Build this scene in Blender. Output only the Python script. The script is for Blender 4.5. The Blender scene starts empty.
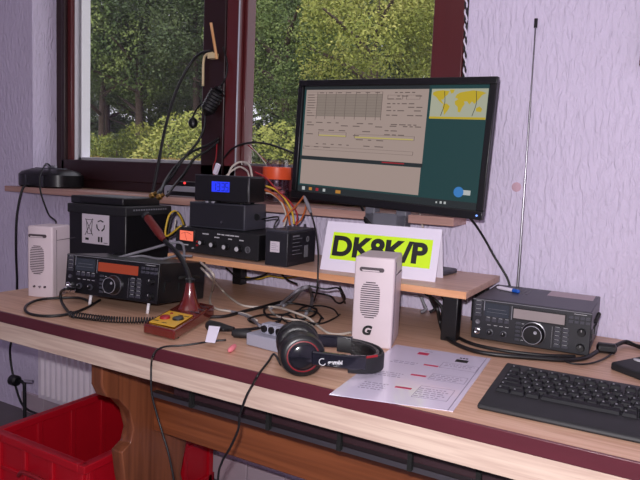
import bpy, bmesh, math, random
from math import radians as rd, sin, cos, pi
from mathutils import Vector, Matrix
random.seed(7)
SC = bpy.context.scene
COL = SC.collection

# ------------------------------------------------------------------ camera
EYE = Vector((0, 0, 1.1055)); YAW, PIT, ROL, FPX = rd(29.57), rd(5.94), rd(-2.415), 614.0
fw = Vector((-sin(YAW)*cos(PIT), cos(YAW)*cos(PIT), -sin(PIT)))
rt0 = Vector((cos(YAW), sin(YAW), 0)); dn0 = fw.cross(rt0)
rt = cos(ROL)*rt0 + sin(ROL)*dn0; dn = -sin(ROL)*rt0 + cos(ROL)*dn0
cam = bpy.data.cameras.new('camera'); cam.sensor_width = 36; cam.lens = FPX/640*36
co = bpy.data.objects.new('camera', cam); COL.objects.link(co); SC.camera = co
m3 = Matrix((rt, -dn, -fw)).transposed()
co.matrix_world = Matrix.Translation(EYE) @ m3.to_4x4()
cam.clip_start = .02; cam.clip_end = 300

def ray(px, py): return rt*((px-320)/FPX) + dn*((py-240)/FPX) + fw
def Z(px, py, z): d = ray(px, py); return EYE + d*((z-EYE.z)/d.z)      # survey: pixel onto a level of known height
def Y(px, py, y): d = ray(px, py); return EYE + d*(y/d.y)              # survey: pixel onto a plane of known depth

# ------------------------------------------------------------------ materials
def lin(c):
    return tuple(((v/255)/12.92 if v/255 <= .04045 else ((v/255+.055)/1.055)**2.4) for v in c) + (1,)
def mat(name, col, rough=.5, metal=0, spec=.5, noise=0, nscale=30, bump=0, bscale=200, stretch=(1, 1, 1), coat=0, trans=0, emit=None, es=1):
    m = bpy.data.materials.new(name); m.use_nodes = True; nt = m.node_tree; b = nt.nodes['Principled BSDF']
    c = lin(col)
    b.inputs['Base Color'].default_value = c; b.inputs['Roughness'].default_value = rough
    b.inputs['Metallic'].default_value = metal; b.inputs['Specular IOR Level'].default_value = spec
    b.inputs['Coat Weight'].default_value = coat
    if trans: b.inputs['Transmission Weight'].default_value = trans
    if emit:
        b.inputs['Emission Color'].default_value = lin(emit); b.inputs['Emission Strength'].default_value = es
    if noise or bump:
        tc = nt.nodes.new('ShaderNodeTexCoord'); mp = nt.nodes.new('ShaderNodeMapping'); mp.inputs['Scale'].default_value = stretch
        nt.links.new(tc.outputs['Object'], mp.inputs[0])
    if noise:
        n = nt.nodes.new('ShaderNodeTexNoise'); n.inputs['Scale'].default_value = nscale; n.inputs['Detail'].default_value = 5
        nt.links.new(mp.outputs[0], n.inputs['Vector'])
        mx = nt.nodes.new('ShaderNodeMixRGB')
        mx.inputs[1].default_value = tuple(min(1, v*(1-noise)) for v in c[:3])+(1,)
        mx.inputs[2].default_value = tuple(min(1, v*(1+noise)) for v in c[:3])+(1,)
        nt.links.new(n.outputs[0], mx.inputs[0]); nt.links.new(mx.outputs[0], b.inputs['Base Color'])
    if bump:
        n2 = nt.nodes.new('ShaderNodeTexNoise'); n2.inputs['Scale'].default_value = bscale; n2.inputs['Detail'].default_value = 4
        nt.links.new(mp.outputs[0], n2.inputs['Vector'])
        bp = nt.nodes.new('ShaderNodeBump'); bp.inputs['Strength'].default_value = bump; bp.inputs['Distance'].default_value = .004
        nt.links.new(n2.outputs[0], bp.inputs['Height']); nt.links.new(bp.outputs[0], b.inputs['Normal'])
    return m
def wood(name, c1, c2, axis=0, scale=1, rough=.4, coat=0):
    m = bpy.data.materials.new(name); m.use_nodes = True; nt = m.node_tree; b = nt.nodes['Principled BSDF']
    tc = nt.nodes.new('ShaderNodeTexCoord'); mp = nt.nodes.new('ShaderNodeMapping')
    s = [60*scale]*3; s[axis] = 2.5*scale; mp.inputs['Scale'].default_value = s
    nt.links.new(tc.outputs['Object'], mp.inputs[0])
    n = nt.nodes.new('ShaderNodeTexNoise'); n.inputs['Scale'].default_value = 1.6; n.inputs['Detail'].default_value = 6; n.inputs['Distortion'].default_value = .6
    nt.links.new(mp.outputs[0], n.inputs['Vector'])
    cr = nt.nodes.new('ShaderNodeValToRGB'); cr.color_ramp.elements[0].position = .36; cr.color_ramp.elements[1].position = .64
    cr.color_ramp.elements[0].color = lin(c1); cr.color_ramp.elements[1].color = lin(c2)
    nt.links.new(n.outputs[0], cr.inputs[0]); nt.links.new(cr.outputs[0], b.inputs['Base Color'])
    b.inputs['Roughness'].default_value = rough; b.inputs['Coat Weight'].default_value = coat; b.inputs['Coat Roughness'].default_value = .15
    return m
def emis(name, col, s=1):
    m = bpy.data.materials.new(name); m.use_nodes = True; nt = m.node_tree; b = nt.nodes['Principled BSDF']
    b.inputs['Base Color'].default_value = (.01, .01, .01, 1); b.inputs['Roughness'].default_value = .5; b.inputs['Specular IOR Level'].default_value = .15
    b.inputs['Emission Color'].default_value = lin(col); b.inputs['Emission Strength'].default_value = s
    return m
def leafmat(name, c1, c2, c3):
    m = bpy.data.materials.new(name); m.use_nodes = True; nt = m.node_tree; b = nt.nodes['Principled BSDF']
    g = nt.nodes.new('ShaderNodeNewGeometry'); cr = nt.nodes.new('ShaderNodeValToRGB')
    e = cr.color_ramp.elements; e[0].color = lin(c1); e[1].color = lin(c3); k = e.new(.5); k.color = lin(c2)
    tc = nt.nodes.new('ShaderNodeTexCoord'); nz = nt.nodes.new('ShaderNodeTexNoise'); nz.inputs['Scale'].default_value = .9; nz.inputs['Detail'].default_value = 2
    nt.links.new(tc.outputs['Object'], nz.inputs['Vector'])
    ad = nt.nodes.new('ShaderNodeMath'); ad.operation = 'MULTIPLY_ADD'; ad.inputs[1].default_value = .35
    mm = nt.nodes.new('ShaderNodeMath'); mm.operation = 'MULTIPLY_ADD'; mm.inputs[1].default_value = 2.6; mm.inputs[2].default_value = -1.0
    nt.links.new(nz.outputs[0], mm.inputs[0]); nt.links.new(g.outputs['Random Per Island'], ad.inputs[0]); nt.links.new(mm.outputs[0], ad.inputs[2])
    nt.links.new(ad.outputs[0], cr.inputs[0]); nt.links.new(cr.outputs[0], b.inputs['Base Color'])
    b.inputs['Roughness'].default_value = .7; b.inputs['Specular IOR Level'].default_value = .2
    return m
def glassmat(name, tint=(1, 1, 1), fac=.05):
    m = bpy.data.materials.new(name); m.use_nodes = True; nt = m.node_tree; nt.nodes.clear()
    o = nt.nodes.new('ShaderNodeOutputMaterial'); mx = nt.nodes.new('ShaderNodeMixShader'); t = nt.nodes.new('ShaderNodeBsdfTransparent'); g = nt.nodes.new('ShaderNodeBsdfGlossy')
    t.inputs[0].default_value = tint+(1,); g.inputs['Roughness'].default_value = .03; mx.inputs[0].default_value = fac
    nt.links.new(t.outputs[0], mx.inputs[1]); nt.links.new(g.outputs[0], mx.inputs[2]); nt.links.new(mx.outputs[0], o.inputs[0])
    return m

M = {}
def wallmat(name, col):
    m = mat(name, col, .9, spec=.15, noise=.05, nscale=8)
    nt = m.node_tree; b = nt.nodes['Principled BSDF']
    tc = nt.nodes.new('ShaderNodeTexCoord'); mp = nt.nodes.new('ShaderNodeMapping'); mp.inputs['Scale'].default_value = (1, 1, .28)
    nt.links.new(tc.outputs['Object'], mp.inputs[0])
    n = nt.nodes.new('ShaderNodeTexNoise'); n.inputs['Scale'].default_value = 95; n.inputs['Detail'].default_value = 3; n.inputs['Distortion'].default_value = .8
    nt.links.new(mp.outputs[0], n.inputs['Vector'])
    bp = nt.nodes.new('ShaderNodeBump'); bp.inputs['Strength'].default_value = .9; bp.inputs['Distance'].default_value = .009
    nt.links.new(n.outputs[0], bp.inputs['Height']); nt.links.new(bp.outputs[0], b.inputs['Normal'])
    return m
M['wall'] = wallmat('lavender woodchip wall', (218, 208, 232))
M['ceil'] = mat('ceiling white', (225, 220, 222), .9)
M['floor'] = mat('grey floor', (105, 98, 104), .8, noise=.15, nscale=12)
M['laminate'] = wood('beech laminate', (184, 142, 118), (206, 168, 144), 0, 1, .38)
M['slat'] = wood('light slat', (190, 164, 150), (212, 190, 174), 0, 1.3, .45)
M['maroon'] = mat('maroon edge band', (84, 34, 44), .35, noise=.15, nscale=50, stretch=(.2, 1, 1))
M['shelf'] = wood('shelf beech', (190, 150, 130), (208, 170, 148), 0, .8, .4)
M['shelf_edge'] = wood('shelf edge beech', (205, 145, 105), (222, 165, 125), 0, 1, .5)
M['sill'] = wood('sill board', (170, 130, 120), (192, 152, 140), 0, .8, .4)
M['oak'] = wood('brown trestle wood', (122, 66, 38), (152, 86, 52), 0, .5, .35, .3)
M['oakv'] = wood('brown trestle wood upright', (112, 62, 40), (145, 84, 55), 2, .5, .35, .3)
M['frame'] = mat('dark brown window wood', (44, 22, 24), .38, noise=.25, nscale=20, stretch=(1, 1, .1))
M['sash'] = mat('red brown sash wood', (92, 34, 36), .3, noise=.25, nscale=20, stretch=(1, 1, .1), coat=.3)
M['edgewhite'] = mat('bright edge white', (235, 235, 240), .4)
M['black'] = mat('black plastic', (17, 17, 20), .35, noise=.2)
M['blackm'] = mat('matte black', (26, 26, 30), .6, noise=.2)
M['charcoal'] = mat('charcoal metal case', (58, 58, 68), .45, noise=.1, nscale=60)
M['charcoal2'] = mat('charcoal case darker', (31, 31, 38), .45, noise=.1, nscale=60)
M['cable'] = mat('black cable', (18, 17, 20), .45)
M['cableg'] = mat('grey cable', (120, 118, 126), .5)
M['cablew'] = mat('beige cable', (190, 180, 170), .5)
M['cabley'] = mat('yellow wire', (200, 165, 50), .5)
M['cabler'] = mat('red wire', (150, 25, 35), .5)
M['cableo'] = mat('orange brown wire', (170, 85, 35), .5)
M['beige'] = mat('speaker beige plastic', (205, 190, 196), .45, noise=.04)
M['beiged'] = mat('speaker slot shadow plastic', (72, 62, 68), .6)
M['chrome'] = mat('chrome', (210, 210, 215), .18, metal=1)
M['steel'] = mat('steel', (150, 150, 155), .35, metal=1)
M['silver'] = mat('silver plastic', (165, 165, 175), .35, metal=.4)
M['gold'] = mat('brass connector', (200, 160, 90), .3, metal=1)
M['key'] = mat('key plastic', (21, 21, 26), .65, spec=.25)
M['legend'] = mat('white print', (190, 190, 195), .6)
M['legendg'] = mat('grey print', (115, 115, 122), .6)
M['button'] = mat('dark button', (62, 62, 72), .4)
M['white'] = mat('white paper', (225, 218, 235), .7)
M['sleeve'] = mat('laminated paper', (212, 203, 224), .22, noise=.03, nscale=6, coat=.4)
M['lime'] = mat('neon lime print', (205, 245, 20), .6, emit=None)
M['ink'] = mat('black ink', (12, 12, 14), .6)
M['inkred'] = mat('red ink', (175, 45, 80), .6)
M['inkgrey'] = mat('grey ink', (130, 122, 140), .6)
M['label'] = mat('sticker', (205, 195, 205), .5)
M['labelpink'] = mat('faded sticker', (175, 155, 160), .5)
M['red'] = mat('red crate plastic', (190, 14, 34), .4, noise=.12, nscale=8)
M['micred'] = mat('brown red microphone paint', (96, 22, 17), .15, coat=1)
M['gray'] = mat('light grey box plastic', (150, 150, 165), .5)
M['orange'] = mat('orange plastic', (225, 85, 45), .4)
M['pink'] = mat('pink plastic', (215, 120, 130), .5)
M['cream'] = mat('cream plastic', (225, 205, 160), .5)
M['pine'] = wood('pine stick', (225, 165, 105), (240, 190, 135), 2, 1, .5)
M['rad'] = mat('radiator enamel', (232, 222, 232), .4)
M['tile'] = mat('pale skirting tile', (190, 172, 182), .35, noise=.05)
M['rubber'] = mat('rubber', (15, 15, 15), .8)
M['pad'] = mat('leatherette pad', (20, 19, 22), .42, bump=.3, bscale=120)
M['metergr'] = mat('dark meter window', (52, 58, 66), .15)
M['lcdoff'] = mat('unlit lcd', (150, 140, 140), .25, noise=.12, nscale=20)
M['lcdamber'] = emis('amber lcd', (185, 72, 45), .55)
M['meterred'] = emis('red lit meter', (250, 120, 95), 1.0)
M['blueled'] = emis('blue lcd', (40, 60, 255), 1.0)
M['blueleddark'] = emis('blue lcd digits', (10, 15, 120), .6)
M['led'] = emis('blue power led', (120, 160, 255), 2)
M['redled'] = emis('red led', (255, 60, 60), 2)
M['scr_teal'] = emis('screen teal', (28, 66, 68), .8)
M['scr_win'] = emis('screen window beige', (178, 158, 150), .72)
M['scr_txt'] = emis('screen text', (128, 112, 106), .55)
M['scr_list'] = emis('screen list', (160, 145, 135), .62)
M['scr_yel'] = emis('screen yellow field', (205, 190, 110), .7)
M['scr_map'] = emis('screen map sea', (170, 172, 152), .85)
M['scr_land'] = emis('screen map land', (190, 165, 40), .85)
M['scr_dark'] = emis('screen dark bar', (45, 52, 56), .6)
M['scr_blue'] = emis('screen blue', (60, 130, 200), .8)
M['scr_white'] = emis('screen white', (200, 205, 205), .7)
M['scr_red'] = emis('screen red', (170, 40, 50), .7)
M['scr_orange'] = emis('screen orange', (200, 140, 60), .7)
M['glass'] = glassmat('window glass')
M['jar'] = glassmat('clear jar plastic', (.88, .85, .87), .10)
M['leafd'] = leafmat('forest leaves', (72, 86, 66), (104, 122, 84), (136, 150, 104))  # distance haze put into the leaf colours: greyer and lighter
M['leafm'] = leafmat('mid leaves', (66, 84, 54), (104, 124, 70), (144, 158, 92))
M['leafy'] = leafmat('yellow green bush leaves', (96, 110, 54), (148, 156, 74), (182, 180, 102))  # yellow green is the leaves' own colour
M['leafo'] = leafmat('autumn bush leaves', (110, 90, 40), (156, 140, 66), (170, 160, 90))
M['bark'] = mat('bark', (84, 70, 60), .9, noise=.3, nscale=6)
M['grass'] = mat('meadow ground', (120, 125, 66), .95, noise=.35, nscale=2)

# ------------------------------------------------------------------ mesh helpers
class MB:
    def __init__(s): s.bm = bmesh.new()
    def box(s, x0, x1, y0, y1, z0, z1, mtx=None):
        vs = [s.bm.verts.new(Vector(p) if mtx is None else mtx @ Vector(p)) for p in
              ((x0, y0, z0), (x1, y0, z0), (x1, y1, z0), (x0, y1, z0), (x0, y0, z1), (x1, y0, z1), (x1, y1, z1), (x0, y1, z1))]
        for f in ((0, 3, 2, 1), (4, 5, 6, 7), (0, 1, 5, 4), (1, 2, 6, 5), (2, 3, 7, 6), (3, 0, 4, 7)): s.bm.faces.new([vs[i] for i in f])
        return s
    def rings(s, rings, cap=True):      # list of closed vertex loops
        L = [[s.bm.verts.new(p) for p in r] for r in rings]; n = len(L[0])
        for a, b in zip(L, L[1:]):
            for i in range(n): s.bm.faces.new((a[i], a[(i+1) % n], b[(i+1) % n], b[i]))
        if cap:
            s.bm.faces.new(list(reversed(L[0]))); s.bm.faces.new(L[-1])
        return s
    def lathe(s, c, axis, prof, n=24, sx=1):    # prof: (radius, distance along axis)
        c = Vector(c); a = Vector(axis).normalized(); u = a.orthogonal().normalized(); v = a.cross(u)
        return s.rings([[c + a*h + u*(r*cos(2*pi*i/n)) + v*(r*sin(2*pi*i/n)) for i in range(n)] for r, h in prof])
    def cyl(s, p0, p1, r, n=16, r1=None):
        p0 = Vector(p0); p1 = Vector(p1); return s.lathe(p0, p1-p0, [(r, 0), (r if r1 is None else r1, (p1-p0).length)], n)
    def prism(s, pts, vec):             # planar polygon pushed along vec
        vec = Vector(vec); return s.rings([[Vector(p) for p in pts], [Vector(p)+vec for p in pts]])
    def tube(s, pts, r, n=8, smooth=True, seg=8):
        P = [Vector(p) for p in pts]
        if smooth and len(P) > 2:
            Q = [P[0]*2-P[1]] + P + [P[-1]*2-P[-2]]; out = []
            for i in range(1, len(Q)-2):
                a, b, c, d = Q[i-1:i+3]
                for k in range(seg):
                    t = k/seg
                    out.append(.5*((2*b)+(c-a)*t+(2*a-5*b+4*c-d)*t*t+(3*b-a-3*c+d)*t**3))
            P = out+[P[-1]]
        rs = r if isinstance(r, (list, tuple)) else [r]*len(P)
        if len(rs) != len(P): rs = [rs[min(len(rs)-1, int(i/len(P)*len(rs)))] for i in range(len(P))]
        R = []; u = None
        for i, p in enumerate(P):
            t = (P[min(i+1, len(P)-1)]-P[max(i-1, 0)]).normalized()
            u = t.orthogonal().normalized() if u is None else (u - t*u.dot(t)).normalized()
            v = t.cross(u); R.append([p+u*(rs[i]*cos(2*pi*k/n))+v*(rs[i]*sin(2*pi*k/n)) for k in range(n)])
        return s.rings(R)
    def build(s, name, m, parent=None, bev=0, smooth=False, seg=2, solid=0):
        bmesh.ops.recalc_face_normals(s.bm, faces=s.bm.faces)
        me = bpy.data.meshes.new(name); s.bm.to_mesh(me); s.bm.free()
        me.materials.append(M[m] if isinstance(m, str) else m)
        o = bpy.data.objects.new(name, me); COL.objects.link(o)
        if parent: o.parent = parent
        if bev:
            b = o.modifiers.new('b', 'BEVEL'); b.width = bev; b.segments = seg; b.limit_method = 'ANGLE'; b.angle_limit = rd(40)
        if smooth or bev:
            me.polygons.foreach_set('use_smooth', [True]*len(me.polygons))
            if not smooth or smooth == 'a':
                for e in me.edges: pass
                me.set_sharp_from_angle(angle=rd(35))
        return o
def tag(o, label=None, cat=None, group=None, kind=None):
    if label: o['label'] = label
    if cat: o['category'] = cat
    if group: o['group'] = group
    if kind: o['kind'] = kind
    return o
def thing(name, loc, rz, label, cat, group=None, tilt=0):
    o = bpy.data.objects.new(name, None); COL.objects.link(o); o.empty_display_size = .02
    o.location = loc; o.rotation_euler = (tilt, 0, rz)
    return tag(o, label, cat, group)
def struct(mb, name, m, **k): return tag(mb.build(name, m, **k), kind='structure')
def B(x0, x1, y0, y1, z0, z1): return MB().box(x0, x1, y0, y1, z0, z1)
def copy_tree(o, parent=None):
    c = o.copy(); COL.objects.link(c)
    if parent: c.parent = parent
    for ch in [x for x in o.children]: copy_tree(ch, c)
    return c
def textmesh(name, s, m, parent, size, extrude=.0002, offset=0, shear=0):
    cu = bpy.data.curves.new(name, 'FONT'); cu.body = s; cu.size = size; cu.extrude = extrude; cu.offset = offset; cu.shear = shear
    cu.align_x = 'CENTER'; cu.align_y = 'CENTER'
    t = bpy.data.objects.new(name, cu); COL.objects.link(t)
    bpy.context.view_layer.update()
    dg = bpy.context.evaluated_depsgraph_get(); me = bpy.data.meshes.new_from_object(t.evaluated_get(dg)); me.name = name
    bpy.data.objects.remove(t); me.materials.clear(); me.materials.append(M[m])
    o = bpy.data.objects.new(name, me); COL.objects.link(o); o.parent = parent
    return o

# ------------------------------------------------------------------ the room
W0, W1 = 1.61, 1.80           # inner and outer face of the window wall
FZ, CZ = 0.05, 2.60
WX0, WX1, WZ0, WZ1 = -2.276, -.499, 1.0155, 2.25      # window opening
mb = MB()
mb.box(-4, WX0, W0, W1, FZ, CZ); mb.box(WX1, 2, W0, W1, FZ, CZ)
mb.box(WX0, WX1, W0, W1, FZ, WZ0-.022); mb.box(WX0, WX1, W0, W1, WZ1, CZ)
struct(mb, 'wall_front', 'wall')
struct(B(-4.1, -4, -2.6, W1, FZ, CZ), 'wall_left', 'wall')
struct(B(2, 2.1, -2.6, W1, FZ, CZ), 'wall_right', 'wall')
struct(B(-4.1, 2.1, -2.7, -2.6, FZ, CZ), 'wall_back', 'wall')
struct(B(-4.1, 2.1, -2.7, W1, FZ-.1, FZ), 'floor', 'floor')
struct(B(-4.2, 2.2, -2.8, W1+.1, CZ, CZ+.15), 'ceiling', 'ceil')
# tiled skirting
mb = MB(); x = -2.35
while x < 1.9:
    mb.box(x+.002, x+.148, W0-.012, W0, FZ, .135); x += .15
struct(mb, 'baseboard_front', 'tile', bev=.002)

# window: fixed frame, left sash, right sash, panes
FY = 1.72
win = thing('window_1', (0, 0, 0), 0, None, None); win['kind'] = 'structure'
ML, MR = -1.475, -1.345      # central meeting post
mb = MB()
mb.box(WX0, WX0+.055, FY, FY+.07, WZ0, WZ1); mb.box(WX1-.03, WX1, FY, FY+.07, WZ0, WZ1)
mb.box(WX0, WX1, FY, FY+.07, WZ0, WZ0+.05); mb.box(WX0, WX1, FY, FY+.07, WZ1-.05, WZ1)
mb.box(ML+.03, MR-.03, FY, FY+.07, WZ0, WZ1)
mb.build('window_frame', 'frame', win, bev=.003)
GZ = 1.143
mb = MB()       # left sash
mb.box(WX0+.045, WX0+.066, FY-.012, FY+.05, WZ0+.035, WZ1-.04); mb.box(ML, ML+.10, FY-.012, FY+.05, WZ0+.035, WZ1-.04)
mb.box(WX0+.045, ML+.10, FY-.012, FY+.05, WZ0+.035, GZ-.012)
s1 = mb.build('left_sash', 'frame', win, bev=.004)
mb = MB(); mb.box(WX0+.064, WX0+.088, FY+.005, FY+.045, GZ-.02, WZ1-.04)
mb.build('sash_bead', 'sash', s1, bev=.003)
mb = MB(); mb.box(WX0+.088, WX0+.095, FY+.02, FY+.06, GZ-.02, WZ1-.04); mb.box(WX0+.100, WX0+.120, FY+.03, FY+.075, GZ-.02, WZ1-.04)  # bright sash edge catching light, put in as white strips
mb.box(WX0+.09, ML+.002, FY+.03, FY+.09, GZ-.016, GZ)
mb.build('bright_edge', 'edgewhite', s1, bev=.002)
B(WX0+.09, ML+.01, FY+.03, FY+.034, GZ-.02, WZ1-.05).build('pane', 'glass', s1)
RX0, RX1 = -1.365, -.628
mb = MB()       # right sash
mb.box(RX0, RX0+.055, FY-.02, FY+.045, WZ0+.035, WZ1-.04); mb.box(RX1, RX1+.092, FY-.02, FY+.045, WZ0+.035, WZ1-.04)
mb.box(RX0, RX1+.09, FY-.02, FY+.045, WZ0+.035, GZ-.012)
s2 = mb.build('right_sash', 'sash', win, bev=.004)
mb = MB(); mb.box(RX0+.052, RX0+.0545, FY-.024, FY+.03, WZ0+.05, WZ1-.04)  # upright: bright line on the sash stile, put in as silver
mb.box(RX0+.055, RX1+.01, FY+.03, FY+.08, GZ-.018, GZ-.004)
mb.build('bright_edge', 'silver', s2, bev=.002)
mb = MB(); mb.box(RX0+.055, RX0+.068, FY+.006, FY+.055, WZ0+.05, WZ1-.04)
mb.build('sash_bead', 'sash', s2, bev=.003)
B(RX0+.05, RX1+.01, FY+.03, FY+.034, GZ-.02, WZ1-.05).build('pane', 'glass', s2)
struct(B(-2.30, -.469, 1.50, 1.72, 0.9935, 1.0155), 'window_sill', 'sill', bev=.002)

# dark picture frame reaching in at the top right
pf = thing('picture_frame', (-.085, W0, 1.385), 0, 'red brown framed edge on the lavender wall at the top right corner', 'picture frame')
mb = MB(); mb.box(-.006, .02, -.02, 0, 0, .5); mb.box(.38, .406, -.02, 0, 0, .5); mb.box(.02, .38, -.02, 0, 0, .026); mb.box(.02, .38, -.02, 0, .474, .5)
mb.build('frame', 'sash', pf, bev=.002); B(.02, .38, -.008, 0, .026, .474).build('backing', 'labelpink', pf)

# ------------------------------------------------------------------ outdoors
gr = tag(MB().box(-120, 60, W1+.05, 110, -.5, -.4).build('ground', 'grass'), kind='structure')
def leaves(mb, cx, cy, cz, rx, ry, rz, n, s, rng, shell=.55):
    bm = mb.bm
    for _ in range(n):
        while True:
            v = Vector((rng.uniform(-1, 1), rng.uniform(-1, 1), rng.uniform(-1, 1)))
            if shell < v.length < 1: break
        c = Vector((cx+v.x*rx, cy+v.y*ry, cz+v.z*rz)); a = Vector((rng.gauss(0, 1), rng.gauss(0, 1), rng.gauss(0, 1))).normalized()
        b = a.orthogonal().normalized(); q = rng.uniform(.6, 1.3)*s; d = a.cross(b)
        p = [c-a*q, c+b*q*.55, c+a*q, c-b*q*.55]
        vv = [bm.verts.new(x + d*rng.uniform(-.1, .1)*q) for x in p]; bm.faces.new(vv)
def crown_mesh(blobs, n, s, seed, name, m, parent):
    rng = random.Random(seed); mb = MB(); tot = sum(b[3]*b[5] for b in blobs)
    for b in blobs: leaves(mb, *b, int(n*b[3]*b[5]/tot), s, rng)
    me = bpy.data.meshes.new(name); mb.bm.to_mesh(me); mb.bm.free(); me.materials.append(M[m])
    o = bpy.data.objects.new(name, me); COL.objects.link(o); o.parent = parent; return o
def tree(name, seed, m, h, r, base, n=26000, s=.075):
    rng = random.Random(seed); t = bpy.data.objects.new(name, None); COL.objects.link(t)
    blobs = [(0, 0, h*.66, r*.85, r*.85, h*.29)]
    for k in range(11):
        a = rng.uniform(0, 2*pi); q = rng.uniform(.45, .8)*r; z = rng.uniform(base+.08*h, h*.92)
        blobs.append((cos(a)*q, sin(a)*q, z, r*rng.uniform(.3, .5), r*rng.uniform(.3, .5), r*rng.uniform(.22, .38)))
    crown_mesh(blobs, n, s, seed, 'crown', m, t)
    mb = MB(); mb.tube([(0, 0, -.3), (.1, 0, h*.3), (0, .1, h*.55), (.1, 0, h*.85)], [.21, .17, .12, .05], 8)
    for k in range(6):
        a = k*1.1; z = h*(.32+.08*k); mb.tube([(0, 0, z), (cos(a)*r*.4, sin(a)*r*.4, z+.6), (cos(a)*r*.75, sin(a)*r*.75, z+1.0)], [.1, .06, .03], 6, seg=3)
    mb.build('trunk', 'bark', t, smooth=True); return t
def bush(name, seed, m, h, r, n=14000, s=.042):
    rng = random.Random(seed); t = bpy.data.objects.new(name, None); COL.objects.link(t)
    blobs = [(0, 0, h*.45, r*.9, r*.9, h*.5)]
    for k in range(9):
        a = rng.uniform(0, 2*pi); q = rng.uniform(.3, .8)*r
        blobs.append((cos(a)*q, sin(a)*q, rng.uniform(.3, .85)*h, r*.38, r*.38, h*.22))
    crown_mesh(blobs, n, s, seed, 'foliage', m, t)
    mb = MB()
    for k in range(5):
        a = k*1.3; mb.tube([(cos(a)*.05, sin(a)*.05, -.1), (cos(a)*r*.3, sin(a)*r*.3, h*.4), (cos(a)*r*.5, sin(a)*r*.5, h*.75)], [.04, .03, .015], 6, seg=3)
    mb.build('stem', 'bark', t, smooth=True); return t
GZo = -.4
protos = [tree('forest_tree', 11, 'leafd', 13, 3.6, 5.0), tree('forest_tree', 12, 'leafm', 12, 3.3, 4.8), tree('forest_tree', 13, 'leafd', 14.5, 3.9, 5.2)]
used = set()
LBL = ['tall dark green tree in the forest beyond the window', 'paler mid green tree in the forest beyond the window', 'tallest deep green tree in the forest beyond the window']
def plant(P, idx, x, y, sc, rz, label, cat, group, z=GZo):
    o = P if P.name not in used else copy_tree(P)
    used.add(P.name); o.location = (x, y, z); o.rotation_euler = (0, 0, rz); o.scale = (sc, sc, sc); tag(o, label, cat, group); return o
rng = random.Random(3); i = 0
for (y0, ks) in ((24, 9), (30, 9), (37, 9)):
    for k in range(ks):
        ratio = -1.30 + k*(1.08/(ks-1)) + rng.uniform(-.02, .02)
        yy = y0 + rng.uniform(-1.2, 1.2); p = (i*7+k) % 3; i += 1
        plant(protos[p], p, ratio*yy, yy, rng.uniform(.9, 1.12), rng.uniform(0, 6), LBL[p], 'tree', 'forest trees beyond the window')
bt = tree('bright_tree', 21, 'leafy', 7.6, 2.7, 2.2, 24000, .05)
tag(bt, 'bright yellow green leafy tree seen above the computer screen', 'tree'); bt.location = (-7.7, 16.2, GZo)
bt2 = tree('leafy_tree', 22, 'leafm', 8.2, 2.4, 2.5, 22000, .052)
tag(bt2, 'green tree beside the window post, left of the bright tree', 'tree'); bt2.location = (-12.2, 18.5, GZo)
bp = [bush('hedge_bush', 31, 'leafy', 2.3, 1.5), bush('hedge_bush', 32, 'leafm', 2.1, 1.5), bush('hedge_bush', 33, 'leafo', 1.25, 1.2, 9000, .04)]
BL = ['yellow green bush in the hedge below the forest', 'greener bush in the hedge below the forest', 'low brownish bush at the foot of the hedge']
ub = bush('understory_shrub', 41, 'leafd', 5.6, 2.8, 16000, .12)
for k in range(11):
    ratio = -1.30+k*.105; yy = 33.6+rng.uniform(-.4, .4)
    plant(ub, 0, ratio*yy, yy, 1.0, rng.uniform(0, 6), 'dark shrub filling the gap between the forest trunks', 'shrub', 'dark shrubs between the forest trunks')
for k in range(12):
    ratio = -1.31+k*.098; yy = 27+rng.uniform(-.4, .4)
    plant(ub, 0, ratio*yy, yy, .68, rng.uniform(0, 6), 'dark shrub filling the gap between the forest trunks', 'shrub', 'dark shrubs between the forest trunks')
for k in range(10):
    ratio = -1.28+k*.1; yy = 13.2+rng.uniform(-.5, .5); p = 0 if k % 3 else 1
    sc = (1.04, 1.02, 1.05, 1.05, 1.16, 1.2, 1.04, 1.04, 1.04, 1.04)[k]
    plant(bp[p], p, ratio*yy, yy, sc*1.12, rng.uniform(0, 6), BL[p], 'bush', 'hedge bushes beyond the window')
for k in range(10):
    ratio = -1.27+k*.1; yy = 11.0+rng.uniform(-.3, .3)
    plant(bp[2], 2, ratio*yy, yy, 1.35, rng.uniform(0, 6), BL[2], 'bush', 'low bushes at the hedge foot')

# ------------------------------------------------------------------ desk
D = .75; DY0, DY1, DX0, DX1 = .885, 1.60, -1.585, .9
desk = thing('desk', (0, 0, 0), 0, 'long beech laminate desk with maroon edge standing on brown trestles', 'desk')
B(DX0, DX1, DY0+.003, DY1, D-.024, D).build('desktop', 'laminate', desk)
B(DX0, DX1, DY0-.002, DY0+.004, D-.026, D-.0003).build('edge_band', 'maroon', desk, bev=.001)
B(DX0+.005, DX1, DY0+.004, DY0+.03, D-.072, D-.0265).build('front_slat', 'slat', desk, bev=.001)
mb = B(-.93, DX1, DY0+.12, DY0+.14, .60, D-.025); mb.build('apron', mat('dark maroon board', (52, 30, 36), .5), desk)
mb = MB().box(-.98, DX1, DY0+.10, DY0+.118, .596, .606); mb.build('rail', 'steel', desk)
for xx in (-.86, -.66, -.50, -.36, -.24):
    B(xx, xx+.008, DY0+.09, DY0+.10, .60, .65).build('bracket', 'rubber', desk)
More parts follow.
